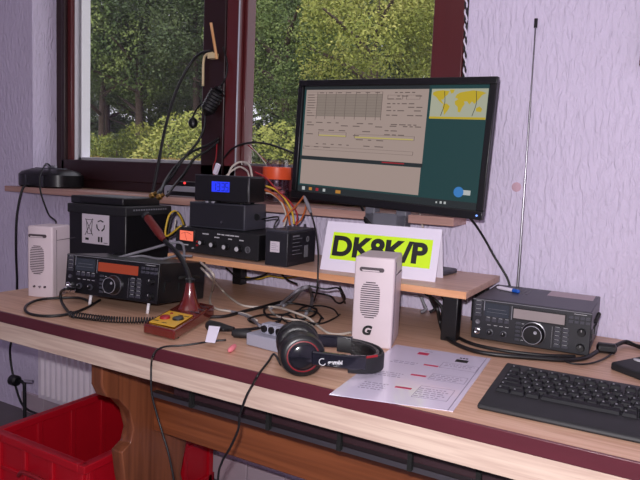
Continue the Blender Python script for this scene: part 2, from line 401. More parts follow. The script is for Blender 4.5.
def trestle(x):
    prof = [(1.02, .70), (1.02, .565), (1.035, .535), (1.075, .515), (1.11, .475), (1.125, .42), (1.115, .385), (1.085, .37), (1.095, .30), (1.115, .22), (1.10, .16), (1.02, .12), (.98, FZ),
            (1.46, FZ), (1.42, .12), (1.33, .16), (1.31, .22), (1.33, .30), (1.35, .36), (1.32, .42), (1.33, .49), (1.36, .54), (1.42, .565), (1.44, .60), (1.44, .70)]
    return MB().prism([(x, y, z) for y, z in prof], (.04, 0, 0)).build('trestle_leg', 'oakv', desk, bev=.003)
trestle(-1.22); trestle(.55)
B(-1.18, .55, 1.195, 1.225, .392, .497).build('stretcher', 'oak', desk, bev=.003)

# ------------------------------------------------------------------ monitor shelf
SH = .869; SF = 1.30
sh = thing('desk_shelf', (0, 0, 0), 0, 'beech monitor shelf on black metal legs standing across the desk', 'shelf')
B(-1.235, -.368, SF+.001, 1.60, SH-.016, SH).build('shelf_board', 'shelf', sh, bev=.001)
B(-1.235, -.368, SF-.001, SF+.001, SH-.016, SH-.0003).build('front_edge', 'shelf_edge', sh)
for (x, y) in ((-.425, 1.315), (-.425, 1.555), (-1.20, 1.315), (-1.20, 1.555)):
    B(x, x+.036, y, y+.03, D, SH-.016).build('leg', 'black', sh, bev=.002)

# ------------------------------------------------------------------ monitor
MW, MH = .572, .328
mon = thing('computer_monitor', (-.63, 1.50, SH), rd(-6.4), 'black widescreen computer monitor with lit logging windows and world map, standing on the shelf', 'monitor')
tl = Matrix.Translation((-.02, -.045, 1.194-SH)) @ Matrix.Rotation(rd(2.3), 4, 'Y') @ Matrix.Rotation(rd(-.5), 4, 'X')
mb = MB()
bz = .017
mb.box(-MW/2, MW/2, -.004, .012, MH/2-bz, MH/2, tl); mb.box(-MW/2, MW/2, -.004, .012, -MH/2, -MH/2+bz+.004, tl)
mb.box(-MW/2, -MW/2+bz, -.004, .012, -MH/2+bz+.004, MH/2-bz, tl); mb.box(MW/2-bz, MW/2, -.004, .012, -MH/2+bz+.004, MH/2-bz, tl)
mb.build('bezel', 'black', mon, bev=.002)
mb = MB().box(-MW/2+.004, MW/2-.004, .012, .030, -MH/2+.004, MH/2-.004, tl); mb.box(-.16, .16, .030, .050, -.10, .10, tl)
mb.build('back_housing', 'blackm', mon, bev=.006)
X0, X1, V0, V1 = -MW/2+bz, MW/2-bz, MH/2-bz, -MH/2+bz+.004
def scr(name, m, rects, lay, parent):
    mb = MB()
    for (u0, v0, u1, v1) in rects:
        mb.box(X0+(X1-X0)*u0, X0+(X1-X0)*u1, .006-.0006*lay, .0061, V0+(V1-V0)*v1, V0+(V1-V0)*v0, tl)
    return mb.build(name, m, parent)
scn = MB().box(X0, X1, .006, .012, V1, V0, tl).build('screen', 'scr_teal', mon)
scr('log_window', 'scr_win', [(.012, .03, .712, .655), (.012, .69, .708, .925)], 1, scn)
scr('title_bar', 'scr_dark', [(.0, .0, .715, .028), (.0, .655, .715, .687), (.0, .94, 1, 1)], 1, scn)
scr('log_list', 'scr_list', [(.085, .07, .47, .275)], 2, scn)
rg = random.Random(5); R_ = []
for k in range(10): R_.append((.02, .05+k*.0245, .47, .0515+k*.0245))
for u in (.085, .14, .2, .26, .32, .385, .44, .47): R_.append((u, .05, u+.0018, .30))
for k in range(9): R_.append((.025, .075+k*.024, .025+rg.uniform(.02, .05), .082+k*.024))
for k in range(7): R_.append((.10+k*.055, .055, .125+k*.055, .062))
for v in (.055, .085, .11, .15, .18, .21, .25, .33, .345, .385, .42):
    u = .50
    while u < .67:
        w = rg.uniform(.01, .035)
        if rg.random() < .6: R_.append((u, v, u+w, v+.008))
        u += w+.012
for v in (.33, .355, .40, .44, .475, .53, .56):
    u = .03
    while u < .47:
        w = rg.uniform(.012, .05)
        if rg.random() < .5: R_.append((u, v, u+w, v+.008))
        u += w+.03
for (a, b, c, d) in ((.11, .42, .28, .46), (.33, .43, .66, .465), (.02, .56, .66, .59), (.50, .08, .58, .115), (.60, .08, .67, .115)):
    R_ += [(a, b, c, b+.002), (a, d, c, d+.002), (a, b, a+.0015, d), (c, b, c+.0015, d)]
scr('log_text', 'scr_txt', R_, 3, scn)
scr('entry_field', 'scr_yel', [(.112, .448, .278, .458), (.333, .452, .655, .463)], 2, scn)
scr('map_sea', 'scr_map', [(.726, .03, .992, .275)], 1, scn)
def mapoly(pts): return [tl @ Vector((X0+(X1-X0)*(.726+.266*a), .0048, V0+(V1-V0)*(.03+.245*b))) for a, b in pts]
mb = MB(); off = (tl.to_3x3() @ Vector((0, -.0003, 0)))
for pts in ([(.03, .12), (.10, .07), (.2, .05), (.33, .08), (.30, .2), (.25, .27), (.23, .36), (.19, .36), (.22, .45), (.25, .48), (.22, .5), (.15, .40), (.10, .28), (.03, .2)],
            [(.24, .50), (.30, .49), (.36, .58), (.34, .68), (.29, .82), (.27, .88), (.25, .72), (.23, .6)], [(.33, .03), (.42, .03), (.40, .14), (.36, .16)],
            [(.44, .30), (.46, .2), (.52, .13), (.60, .1), (.75, .06), (.90, .1), (.97, .15), (.90, .22), (.86, .33), (.82, .42), (.79, .5), (.74, .42), (.70, .52), (.66, .42), (.60, .42), (.62, .5), (.58, .62), (.55, .78), (.51, .76), (.50, .6), (.45, .52), (.44, .42), (.50, .34)],
            [(.82, .64), (.88, .58), (.93, .66), (.91, .76), (.83, .74)], [(0, .93), (1, .93), (1, 1), (0, 1)]): mb.prism(mapoly(pts), off)
mb.build('map_land', 'scr_land', scn)
def U(u): return X0+(X1-X0)*u
def V(v): return V0+(V1-V0)*v
mb = MB()
for a in (.79, .938): MB().tube([tl@Vector((U(a), .004, V(.05))), tl@Vector((U(a+.006), .004, V(.15))), tl@Vector((U(a-.008), .004, V(.25)))], .0007, 4).build('map_line', 'scr_dark', scn)
scr('taskbar_icon', 'scr_white', [(.03, .952, .048, .985), (.165, .955, .18, .982), (.80, .96, .807, .975), (.82, .955, .83, .975), (.84, .955, .85, .975)], 2, scn)
scr('taskbar_icon', 'scr_orange', [(.075, .955, .094, .982), (.245, .955, .275, .985)], 2, scn)
scr('taskbar_icon', 'scr_red', [(.12, .955, .136, .982), (.5, .662, .62, .672)], 3, scn)
scr('desktop_badge', 'scr_white', [(.915, .845, .96, .885)], 1, scn)
mb = MB(); mb.cyl(tl@Vector((U(.905), .0056, V(.865))), tl@Vector((U(.905), .0045, V(.865))), .0125, 20); mb.build('desktop_badge', 'scr_blue', scn)
mb = MB(); mb.cyl(tl@Vector((MW/2-.013, -.003, -MH/2+.010)), tl@Vector((MW/2-.013, -.006, -MH/2+.010)), .0022, 10); mb.build('power_light', 'led', mon)
mb = MB(); mb.box(-.085, -.055, -.01, .02, 0, .19); mb.box(.010, .040, -.01, .02, 0, .19); mb.box(-.085, .04, -.01, .02, 0.012, .146)
mb.build('stand_neck', mat('grey stand', (112, 112, 122), .45), mon, bev=.003)
mb = MB(); mb.box(-.12, .155, -.035, .075, 0.0003, .013); mb.build('stand_base', 'charcoal', mon, bev=.004)

# ------------------------------------------------------------------ transceivers
def transceiver(A, rz, W, H, Dp, label, lcd, bail, metercol='metergr'):
    t = thing('radio_transceiver', A, rz, label, 'radio transceiver', None)
    mb = MB(); mb.box(.002, W-.002, .008, Dp, 0, H); body = mb.build('case', 'charcoal', t, bev=.002)
    mb = MB()
    for k in range(7): mb.box(.03+k*.010, .034+k*.010, Dp*.55, Dp*.85, H-.0002, H+.0006)
    mb.build('top_vent', 'black', body)
    mb = MB().box(0, W, 0, .0079, 0, H); face = mb.build('front_panel', 'charcoal2', t, bev=.0015)
    def P(u0, v0, u1, v1, d, name, m, bev=0, parent=face, y1=.0002):
        return MB().box(u0*W, u1*W, -d, y1, v0*H, v1*H).build(name, m, parent, bev=bev)
    P(.112, .60, .325, .92, .002, 'meter_window', metercol)
    P(.13, .70, .31, .705, .0024, 'meter_scale', 'legendg'); P(.14, .78, .30, .785, .0024, 'meter_scale', 'legendg')
    P(.355, .60, .80, .90, .0015, 'display_frame', 'black')
    P(.365, .64, .79, .87, .0022, 'display', lcd)
    P(.345, .585, .353, .92, .001, 'trim_line', 'legendg'); P(.693, .06, .697, .56, .001, 'trim_line', 'steel')
    P(.0, .968, 1, .985, .0008, 'trim_line', 'legendg'); P(.103, .72, .108, .95, .001, 'trim_line', 'silver')
    for v in (.90, .80, .70, .60): P(.025, v-.035, .085, v+.03, .003, 'button', 'button', .0006)
    for u in (.84, .885, .93, .972):
        for v in (.85, .75): P(u-.018, v-.035, u+.016, v+.03, .0025, 'button', 'button', .0005)
    for k in range(4): P(.125+k*.055, .47, .165+k*.055, .545, .0025, 'button', 'button', .0005)
    for k in range(5): P(.39, .10+k*.10, .43, .155+k*.10, .0025, 'button', 'button', .0005)
    for k in range(5):
        for j in range(2): P(.715+j*.065, .09+k*.10, .765+j*.065, .145+k*.10, .0025, 'button', 'button', .0005)
    mb = MB()
    rg = random.Random(9)
    for k in range(5):
        for j in range(2): mb.box((.72+j*.065)*W, (.755+j*.065)*W, -.0007, .0001, (.16+k*.10)*H, (.168+k*.10)*H)
    for k in range(4): mb.box((.13+k*.055)*W, (.16+k*.055)*W, -.0007, .0001, .56*H, .57*H)
    for u in (.14, .20, .25, .30): mb.box(u*W, (u+.03)*W, -.0007, .0001, .375*H, .385*H)
    for v in (.94, .84, .74, .64): mb.box(.03*W, .075*W, -.0007, .0001, (v)*H, (v+.008)*H)
    for k in range(5): mb.box(.44*W, .46*W, -.0007, .0001, (.12+k*.1)*H, (.13+k*.1)*H)
    mb.box(.86*W, .96*W, -.0007, .0001, .925*H, .935*H)
    mb.build('panel_lettering', 'legend', face)
    # main dial
    def knob(u, v, r, h, m='black', ring=None, n=28):
        c = (u*W, 0, v*H); k = MB().lathe(c, (0, -1, 0), [(r, 0), (r, h*.35), (r*.9, h*.45), (r*.86, h*.95), (r*.8, h)], n).build('knob', m, face, smooth='a')
        MB().box(u*W-.0006, u*W+.0006, -h-.0006, -h+.0002, v*H+r*.2, v*H+r*.75).build('knob_mark', 'legend', k)
        return k
    c = (.545*W, 0, .335*H); r = .0235
    dial = MB().lathe(c, (0, -1, 0), [(r, 0), (r, .006), (r*.93, .008), (r*.88, .018), (r*.82, .020)], 40).build('tuning_dial', 'black', face, smooth='a')
    MB().lathe(c, (0, -1, 0), [(r*1.06, .0), (r*1.06, .004), (r*1.0, .0045), (r*1.0, 0)], 40).build('dial_ring', 'steel', dial, smooth='a')
    MB().lathe((.545*W, 0, .335*H), (0, -1, 0), [(r*.84, .0195), (r*.84, .0205), (r*.79, .0206), (r*.79, .0195)], 40).build('dial_ring', 'silver', dial, smooth='a')
    MB().lathe((.57*W, -.0198, .40*H), (0, -1, 0), [(.0038, 0), (.0034, .001), (.0001, .0005)], 14).build('finger_dimple', 'silver', dial, smooth='a')
    knob(.93, .53, .0085, .011); knob(.93, .17, .0085, .011)
    for u in (.17, .29): knob(u, .20, .0058, .010)
    for u in (.17, .29): MB().lathe((u*W, 0, .20*H), (0, -1, 0), [(.0075, 0), (.0075, .004), (.006, .0045)], 20).build('knob', 'button', face, smooth='a')
    MB().lathe((.055*W, 0, .20*H), (0, -1, 0), [(.0075, 0), (.0075, .006), (.005, .007), (.005, .003)], 20).build('microphone_socket', 'chrome', face, smooth='a')
    mb = MB().lathe((.055*W, 0, .42*H), (0, -1, 0), [(.0052, 0), (.0052, .0025), (.003, .0025), (.003, .0005)], 16); mb.build('headphone_socket', 'steel', face, smooth='a')
    # side handle and feet
    mb = MB().tube([(W-.003, Dp*.42, H*.60), (W+.001, Dp*.46, H*.62), (W+.001, Dp*.80, H*.62), (W-.003, Dp*.84, H*.60)], .0045, 8, seg=4); mb.build('side_handle', 'rubber', t, smooth=True)
    mb = MB().box(W-.003, W+.0015, Dp*.42, Dp*.84, H*.30, H*.48); mb.build('side_slot', 'black', t)
    mb = MB().box(W-.003, W+.0015, Dp*.13, Dp*.22, H*.28, H*.52); mb.build('side_slot', 'black', t)
    for (x, y) in ((.02, .03), (W-.02, .03), (.02, Dp-.02), (W-.02, Dp-.02)):
        if bail and y < .1: continue
        MB().cyl((x, y, -.0068 if not bail else -.004), (x, y, .001), .008, 14).build('foot', 'rubber', t)
    if bail:
        mb = MB().tube([(.075, .015, .002), (.075, .012, -.0275)], .004, 8, smooth=False); mb.build('stand_foot', mat('pale steel', (225, 222, 228), .35), t, smooth=True)
        mb = MB().tube([(W-.035, .015, .002), (W-.035, .012, -.0275)], .004, 8, smooth=False); mb.build('stand_foot', mat('pale steel', (225, 222, 228), .35), t, smooth=True)
    return t
xr = transceiver((-.368, 1.360, D+.0068), rd(1.0), .247, .091, .228, 'charcoal radio transceiver with unlit display at the right end of the desk', 'lcdoff', False)
st = MB().box(.135, .235, .150, .222, .0911, .0914).build('paper_sticker', 'labelpink', xr)
xl = transceiver((-1.352, 1.045, D+.0285), rd(7.5), .292, .100, .208, 'black radio transceiver with amber display, tilted up on chrome feet at the left', 'lcdamber', True)
xl.rotation_euler = (rd(-5.6), 0, rd(7.5))
for ch in xl.children:
    ch.data.materials[0] = M['black'] if ch.name.startswith(('case', 'front_panel')) else ch.data.materials[0]

# pen lying on the right transceiver
pt = Vector((-.325, 1.50, D+.0068+.0912+.0047))
pen = thing('marker_pen', pt, rd(-22), 'short white marker pen with a blue cap lying on the right transceiver', 'pen')
MB().lathe((-.03, 0, 0), (1, 0, 0), [(.002, 0), (.0045, .006), (.0045, .045)], 14).build('barrel', 'white', pen, smooth='a')
MB().lathe((.015, 0, 0), (1, 0, 0), [(.0046, 0), (.0046, .016), (.003, .018)], 14).build('cap', mat('blue cap', (30, 90, 190), .4), pen, smooth='a')

# ------------------------------------------------------------------ loudspeakers
def speaker(loc, rz, label, logo):
    t = thing('desktop_speaker', loc, rz, label, 'loudspeaker')
    w, d, h = (.086, .122, .192) if logo else (.074, .086, .192)
    def ring(z, s=1.0, bow=.004):
        f = [(-w/2+w*k/8, -bow*sin(pi*k/8)) for k in range(9)]
        return [Vector((x*s, y*s+0, z)) for x, y in f] + [Vector((w/2*s*.93, d, z)), Vector((-w/2*s*.93, d, z))]
    mb = MB().rings([ring(0), ring(h*.5), ring(h*.97, .985), ring(h, .95)]); mb.build('cabinet', 'beige', t, bev=.003)
    # grille: an oval field of slits
    gx, gz, ra, rb = -.006, h*.53, .022, .040
    fc = -.0045
    g = MB().prism([(gx+ra*cos(2*pi*k/32), fc, gz+(rb-ra)*(1 if sin(2*pi*k/32) > 0 else -1)+ra*sin(2*pi*k/32)) for k in range(32)], (0, .002, 0)).build('grille', 'beige', t)
    mb = MB(); n = 17
    for k in range(n):
        z = gz-rb+.003+(2*rb-.006)*k/(n-1); q = abs(z-gz)-(rb-ra); hw = ra if q < 0 else math.sqrt(max(0, ra*ra-q*q))
        mb.box(gx-hw*.93, gx+hw*.93, fc-.0006, fc+.001, z-.0011, z+.0011)
    mb.build('grille_slot', 'beiged', g)
    mb = MB().prism([(-.027+(.004*cos(a) if i < 9 else .044+.004*cos(a)), -.0050, h*.865+.0045*sin(a)) for i, a in enumerate([pi/2+pi*k/8 for k in range(9)]+[-pi/2+pi*k/8 for k in range(9)])], (0, .003, 0))
    mb.build('bass_port', 'beiged', t)
    mb = MB().prism([(-.024, -.0054, h*.865-.0035), (.012, -.0054, h*.865-.0035), (.010, -.0054, h*.865-.001), (-.026, -.0054, h*.865-.001)], (0, .003, 0)); mb.build('port_lip', 'beige', t)
    mb = MB().box(w/2*.93-.001, w/2*.985+.0002, .02, .108, h*.80, h*.806); mb.build('side_seam', 'beiged', t)
    mb = MB().box(w/2*.93, w/2*.99+.0005, .018, .0185, .004, h*.95); mb.build('side_seam', 'beiged', t)
    if logo:
        g = textmesh('logo', 'G', 'ink', t, .026, .0005, .0014, .25); g.rotation_euler = (rd(90), 0, 0); g.location = (-.011, -.0052, .036)
    else:
        for (x, z, m, r) in ((-.014, .030, 'beiged', .0028), (.003, .030, 'chrome', .0035), (.017, .030, 'beiged', .0028)):
            MB().lathe((x, -.004, z), (0, -1, 0), [(r, 0), (r, .004), (r*.8, .005)], 14).build('control_knob', m, t, smooth='a')
    return t
p1 = Z(369, 347.5, D); speaker((p1.x+.002, p1.y+.004, D), rd(14), 'pale beige loudspeaker with black G logo in the middle of the desk', True)
p2 = Z(39, 297.5, D); speaker((p2.x, p2.y+.004, D), rd(20), 'pale beige loudspeaker with control knobs at the left end of the desk', False)

# ------------------------------------------------------------------ large battery and flat lid box
bb = thing('lead_battery', (-1.628, 1.268, D), rd(4.0), 'large black lead battery with recycling sticker standing behind the left transceiver', 'battery')
BW, BD, BH = .240, .205, .246
B(.004, BW-.004, .004, BD-.004, 0, BH-.03).build('casing', 'black', bb, bev=.004)
mb = MB().box(0, BW, 0, BD, BH-.034, BH-.006); mb.build('lid', 'blackm', bb, bev=.003)
mb = MB()
for k in range(14): mb.box(BW, BW+.001, .03+k*.011, .036+k*.011, BH-.018, BH-.013)
mb.build('side_marking', 'legendg', bb)
stk = B(.055, .165, .0025, .0045, .095, .185).build('recycling_sticker', 'label', bb)
mb = MB()
def seg(p, q, w=.0018): mb.tube([(p[0], .0023, p[1]), (q[0], .0023, q[1])], w/2, 5, smooth=False)
# crossed-out bin
for p, q in (((.070, .170), (.100, .120)), ((.100, .172), (.068, .120)), ((.070, .168), (.102, .168)), ((.074, .164), (.078, .125)), ((.098, .164), (.094, .125)), ((.078, .125), (.094, .125))): seg(p, q)
mb.box(.070, .083, .0015, .003, .105, .112)
# three arrows in a loop
for k in range(3):
    a = rd(90+120*k); c = (.132, .152); R1 = .016
    p = [(c[0]+R1*cos(a+rd(d_)), c[1]+R1*sin(a+rd(d_))) for d_ in (-42, 0, 42)]
    seg(p[0], p[1], .004); seg(p[1], p[2], .004)
mb.box(.122, .128, .0015, .003, .102, .118); mb.box(.133, .139, .0015, .003, .102, .118); mb.box(.145, .16, .0015, .003, .100, .1015)
mb.build('sticker_print', 'ink', stk); stk.location = (.006, 0, .026)
lb = thing('flat_black_box', (-1.640, 1.292, D+BH-.006), rd(4), 'flat black box with a glossy top lying on the large battery', 'box')
B(0, .215, 0, .165, 0, .024).build('casing', 'black', lb, bev=.003)
B(.002, .04, -.001, .0005, .002, .022).build('end_panel', 'charcoal2', lb)
B(.05, .20, .02, .15, .0238, .0248).build('top_plate', 'charcoal', lb, bev=.0005)

# ------------------------------------------------------------------ sill items
ro = thing('router', (-2.165, 1.612, 1.0155), rd(2), 'rounded black power unit with cables at the left end of the window sill', 'power unit')
mb = MB()
def oval(a, b, z, n=28): return [Vector((a*(abs(cos(2*pi*k/n))**.7)*(1 if cos(2*pi*k/n) > 0 else -1), b*(abs(sin(2*pi*k/n))**.7)*(1 if sin(2*pi*k/n) > 0 else -1), z)) for k in range(n)]
mb.rings([oval(.122, .085, 0), oval(.13, .093, .006), oval(.13, .093, .050), oval(.116, .082, .062), oval(.075, .05, .074)])
mb.build('casing', 'black', ro, smooth='a')
for a in (-.03, .06): B(a, a+.006, -.0945, -.085, .004, .046).build('rib', 'charcoal', ro)
MB().rings([oval(.07, .045, .0735), oval(.066, .042, .077)]).build('top_cap', 'charcoal', ro, smooth='a')
ro.name = 'power_unit'
def cable(name, pts, r, m, label, cat='cable', group=None, n=8):
    return tag(MB().tube(pts, r, n).build(name, m, smooth=True), label, cat, group)
cable('power_cable', [Y(30, 186, 1.52), Y(23, 188, 1.485), Y(17, 215, 1.47), Y(16, 250, 1.475), Y(17, 289, 1.5), Y(14, 330, 1.53), Y(10, 350, 1.55), Y(13, 375, 1.55), Y(20, 400, 1.54), Y(27, 409, 1.53), Y(38, 414, 1.52), Y(55, 420, 1.52)], .0045, 'cable', 'thick black cable hanging from the left end of the sill past the desk')
cable('thin_cable', [Vector((-2.15, 1.60, 1.098)), Y(46, 164, 1.55), Y(40, 176, 1.505), Y(40, 188, 1.485), Y(43, 200, 1.475), Y(49, 215, 1.45), Y(56, 223, 1.40), Vector((-1.70, 1.25, .86)), Vector((-1.63, 1.22, .754))], .003, 'cable', 'thin dark cable leading from the sill down behind the left speaker')
MB().cyl(Vector((-2.165, 1.60, 1.0985)), Vector((-2.12, 1.60, 1.0985)), .006, 12).build('plug', 'silver', None)
o = bpy.data.objects['plug']; tag(o, 'small silver plug on top of the black power unit', 'plug')
sb = thing('switch_box', (-1.52, 1.575, 1.0155), rd(3), 'small silver box with a red light on the sill behind the coax plugs', 'box')
B(0, .19, 0, .09, 0, .036).build('casing', 'silver', sb, bev=.003); B(.015, .175, -.001, .001, .004, .018).build('front_panel', 'black', sb)
B(.03, .14, .02, .06, .036, .052).build('top_module', 'black', sb, bev=.003)
MB().lathe((.075, .018, .047), (0, -1, 0), [(.004, 0), (.003, .003)], 10).build('light', 'redled', sb)
jar = thing('plastic_jar', Vector((-1.062, 1.585, 1.0155)), 0, 'clear plastic jar with an orange collar on the sill left of the monitor', 'jar')
mb = MB().lathe((0, 0, 0), (0, 0, 1), [(.038, 0), (.040, .004), (.040, .074), (.0385, .074), (.0385, .005), (.03, .003)], 28); mb.build('jar_body', 'jar', jar, smooth='a')
MB().lathe((0, 0, .074), (0, 0, 1), [(.043, 0), (.044, .003), (.044, .036), (.041, .038)], 28).build('orange_collar', 'orange', jar, smooth='a')
MB().lathe((0, 0, .112), (0, 0, 1), [(.036, 0), (.034, .022), (.0325, .022), (.0345, 0.0)], 28).build('clear_rim', 'jar', jar, smooth='a')
mb = MB()
rg = random.Random(2)
for k in range(7): mb.lathe((rg.uniform(-.02, .02), rg.uniform(-.02, .02), .006+k*.006), (rg.uniform(-.3, .3), rg.uniform(-.3, .3), 1), [(.002, 0), (.012, .003), (.012, .008), (.002, .012)], 10)
mb.build('pink_contents', 'pink', jar, smooth='a')

# ------------------------------------------------------------------ tuner, grey box, volt meter, small battery
tu = thing('antenna_tuner', (-1.247, 1.345, SH), rd(-3.0), 'black antenna tuner with a red lit meter and four knobs on the shelf', 'antenna tuner')
TW, TH, TD = .306, .074, .215
B(0, TW, .003, TD, .004, TH-.001).build('case', 'black', tu, bev=.0015)
fp = B(-.001, TW+.001, 0, .0029, .004, TH).build('front_panel', 'blackm', tu, bev=.0005)
B(.014, .078, -.004, .0005, .032, .068).build('meter_frame', 'black', fp, bev=.001)
mt = B(.020, .072, -.0048, 0, .036, .064).build('lit_meter', 'meterred', fp)
mb = MB().tube([(.026, -.0052, .055), (.046, -.0052, .060), (.066, -.0052, .055)], .0006, 4); mb.tube([(.048, -.0052, .038), (.040, -.0052, .058)], .0005, 4, smooth=False)
mb.build('meter_scale', 'cabler', mt)
for (x, z, r) in ((.108, .036, .009), (.150, .034, .010), (.197, .032, .010), (.243, .031, .011)):
    k = MB().lathe((x, 0, z), (0, -1, 0), [(r, 0), (r, .003), (r*.8, .004), (r*.75, .014), (r*.6, .015)], 22).build('knob', 'black', fp, smooth='a')
    MB().lathe((x, -.0145, z), (0, -1, 0), [(r*.62, 0), (r*.58, .0012), (.0002, .0013)], 18)  .build('knob_cap', 'legend', k, smooth='a')
MB().lathe((.270, 0, .031), (0, -1, 0), [(.009, 0), (.009, .0012), (.0078, .0012), (.0078, 0)], 22).build('dial_arc', 'legendg', fp)
for (x, z) in ((.086, .036), (.086, .026), (.070, .016)): MB().lathe((x, 0, z), (0, -1, 0), [(.003, 0), (.0025, .005)], 10).build('switch', 'cabler' if x > .08 else 'silver', fp)
mb = MB()
for (a, b, z) in ((.105, .128, .0595), (.15, .168, .053), (.20, .214, .0525), (.24, .255, .0525), (.175, .186, .0625), (.19, .205, .0625), (.207, .222, .0625), (.225, .238, .0625), (.16, .172, .0625), (.03, .05, .022)): mb.box(a, b, -.0006, .0001, z, z+.003)
mb.build('panel_lettering', 'legend', fp)
for (x, y) in ((.02, .02), (TW-.02, .02), (.02, TD-.02), (TW-.02, TD-.02)): MB().cyl((x, y, 0), (x, y, .005), .006, 10).build('foot', 'rubber', tu)

gb = thing('grey_box', (-1.222, 1.372, SH+TH+.0002), rd(4), 'dark grey case resting on the antenna tuner under the blue display box', 'box')
B(0, .192, 0, .115, 0, .073).build('case', 'charcoal', gb, bev=.002)
B(.004, .188, -.0012, .0, .004, .069).build('front_panel', 'charcoal2', gb, bev=.0005)
MB().lathe((.200, .05, .038), (0, 1, 0), [(.010, 0), (.010, .004), (.006, .004), (.006, 0)], 16).build('cable_loop', 'cable', gb)
MB().lathe((.115, -.0012, .02), (0, -1, 0), [(.004, 0), (.003, .002)], 10).build('screw', 'steel', gb)
vz = SH+TH+.0002+.073
vm = thing('volt_meter', (-1.185, 1.350, vz+.006), rd(10), 'black box with a blue glowing number display on the grey case', 'panel meter')
B(0, .172, 0, .105, 0, .072).build('case', 'black', vm, bev=.003)
B(.169, .1725, .002, .004, .003, .069).build('corner_edge', 'legendg', vm)
B(-.0, .172, 0, .105, .0718, .0735).build('top_cover', 'charcoal', vm, bev=.001)
d0 = B(.056, .112, -.0015, .0005, .027, .056).build('display', 'blueled', vm)
mb = MB()
def digit(x, segs):
    S = {'a': (.001, .009, .051, .0525), 'g': (.001, .009, .0405, .042), 'd': (.001, .009, .030, .0315), 'f': (0, .0015, .042, .051), 'b': (.0085, .010, .042, .051), 'e': (0, .0015, .0315, .041), 'c': (.0085, .010, .0315, .041)}
    for s_ in segs: a, b, c, d = S[s_]; mb.box(x+a, x+b, -.0020, -.0014, c, d)
digit(.060, 'bc'); digit(.073, 'abcdg'); digit(.087, 'abgcd'); digit(.099, 'acdfg')
mb.build('digits', 'blueleddark', d0)
for (x, y) in ((.03, .02), (.05, .02), (.14, .02), (.03, .09), (.14, .09)): MB().cyl((x, y, -.006), (x, y, .001), .006, 10).build('foot', 'silver' if y < .05 and x < .1 else 'rubber', vm)

sbt = thing('small_battery', (-.908, 1.312, SH), 0, 'small dark grey lead battery with white sticker on the shelf beside the call sign', 'battery')
sbt.rotation_euler = (0, 0, rd(2))
B(0, .068, 0, .150, 0, .088).build('casing', 'charcoal2', sbt, bev=.002)
B(.002, .066, .002, .148, .088, .094).build('lid', 'charcoal', sbt, bev=.0015)
s_ = B(.016, .044, -.0006, .0004, .036, .064).build('sticker', 'label', sbt)
mb = MB()
for k in range(4): mb.box(.020, .040-(k % 2)*.006, -.0009, -.0005, .042+k*.005, .043+k*.005)
mb.build('sticker_print', 'inkgrey', s_)
mb = MB()
for k in range(5): mb.box(.068, .0685, .025, .075-(k % 2)*.012, .030+k*.010, .0315+k*.010)
mb.box(.068, .0685, .025, .060, .076, .080); mb.box(.068, .0687, .088, .108, .018, .050); mb.lathe((.068, .105, .066), (1, 0, 0), [(.008, 0), (.008, .0006), (.005, .0006), (.005, 0)], 18)
mb.build('side_print', 'legendg', sbt)
for y in (.03, .12): B(.045, .051, y, y+.005, .094, .104).build('terminal', 'steel', sbt)

# ------------------------------------------------------------------ call sign tent card
cs = thing('call_sign_card', (-.764, 1.352, SH), rd(4.5), 'white folded tent card with black call sign on neon lime strip, standing on the shelf', 'sign')
CW, CH = .300, .122
lean = rd(17)
card = Matrix.Rotation(-lean, 4, 'X')
mb = MB().box(0, CW, 0, .0006, 0, CH/cos(lean), card); front = mb.build('front_leaf', 'white', cs)
top = card @ Vector((0, 0, CH/cos(lean)))
mb = MB().box(0, CW, -.0006, 0, -CH/cos(lean), 0, Matrix.Translation(top+Vector((0, .0008, 0))) @ Matrix.Rotation(lean, 4, 'X')); mb.build('back_leaf', 'white', cs)
mb = MB().box(.022, .282, -.0004, .0001, .030, .100, card); mb.build('lime_strip', 'lime', front)
tx = textmesh('call_sign_text', 'DK8K/P', 'ink', front, .074, .0002, .0030)
bb_ = [Vector(c) for c in tx.bound_box]; tw = max(v.x for v in bb_)-min(v.x for v in bb_); th = max(v.y for v in bb_)-min(v.y for v in bb_); cx_ = (max(v.x for v in bb_)+min(v.x for v in bb_))/2; cy_ = (max(v.y for v in bb_)+min(v.y for v in bb_))/2
sx_, sy_ = .246/tw, .054/th
tx.matrix_local = card @ Matrix.Translation((.149, -.0007, .065)) @ Matrix.Rotation(rd(90), 4, 'X') @ Matrix.Diagonal((sx_, sy_, 1, 1)) @ Matrix.Translation((-cx_, -cy_, 0))

# ------------------------------------------------------------------ desk microphone
mc = thing('desk_microphone', (-.966, .962, D), rd(0), 'glossy brown red desk microphone with gooseneck and yellow control plate', 'microphone')
a0, a1, a2 = Z(143, 334, D), Z(172, 341, D), Z(212, 317, D)
c0 = Vector((a0.x, a0.y, 0)); c1 = Vector((a1.x, a1.y, 0)); c2 = Vector((a2.x, a2.y, 0)); c3 = c0+(c2-c1)*1.0
mc.location = (c0.x, c0.y, D); ex = (c1-c0)*1.08; ey = (c2-c1)
def F(u, v, z): q = ex*u+ey*v; return Vector((q.x, q.y, z))
mb = MB(); mb.rings([[F(0, 0, .002), F(1, 0, .002), F(1, 1, .002), F(0, 1, .002)], [F(0, 0, .023), F(1, 0, .023), F(1, 1, .031), F(0, 1, .031)]])
mb.build('base', 'micred', mc, bev=.004, seg=3)
def top_z(v): return .023+.008*v
plate = MB().prism([F(.10, .06, top_z(.06)+.0008), F(.90, .06, top_z(.06)+.0018), F(.90, .50, top_z(.50)+.0012), F(.10, .50, top_z(.50)+.0008)], (0, 0, .0012)).build('control_plate', mat('yellow control plate', (225, 175, 50), .35), mc)
MB().lathe(F(.33, .25, top_z(.25)+.001), (0, -.1, 1), [(.012, 0), (.011, .006), (.006, .007)], 20).build('push_button', 'cabler', plate, smooth='a')
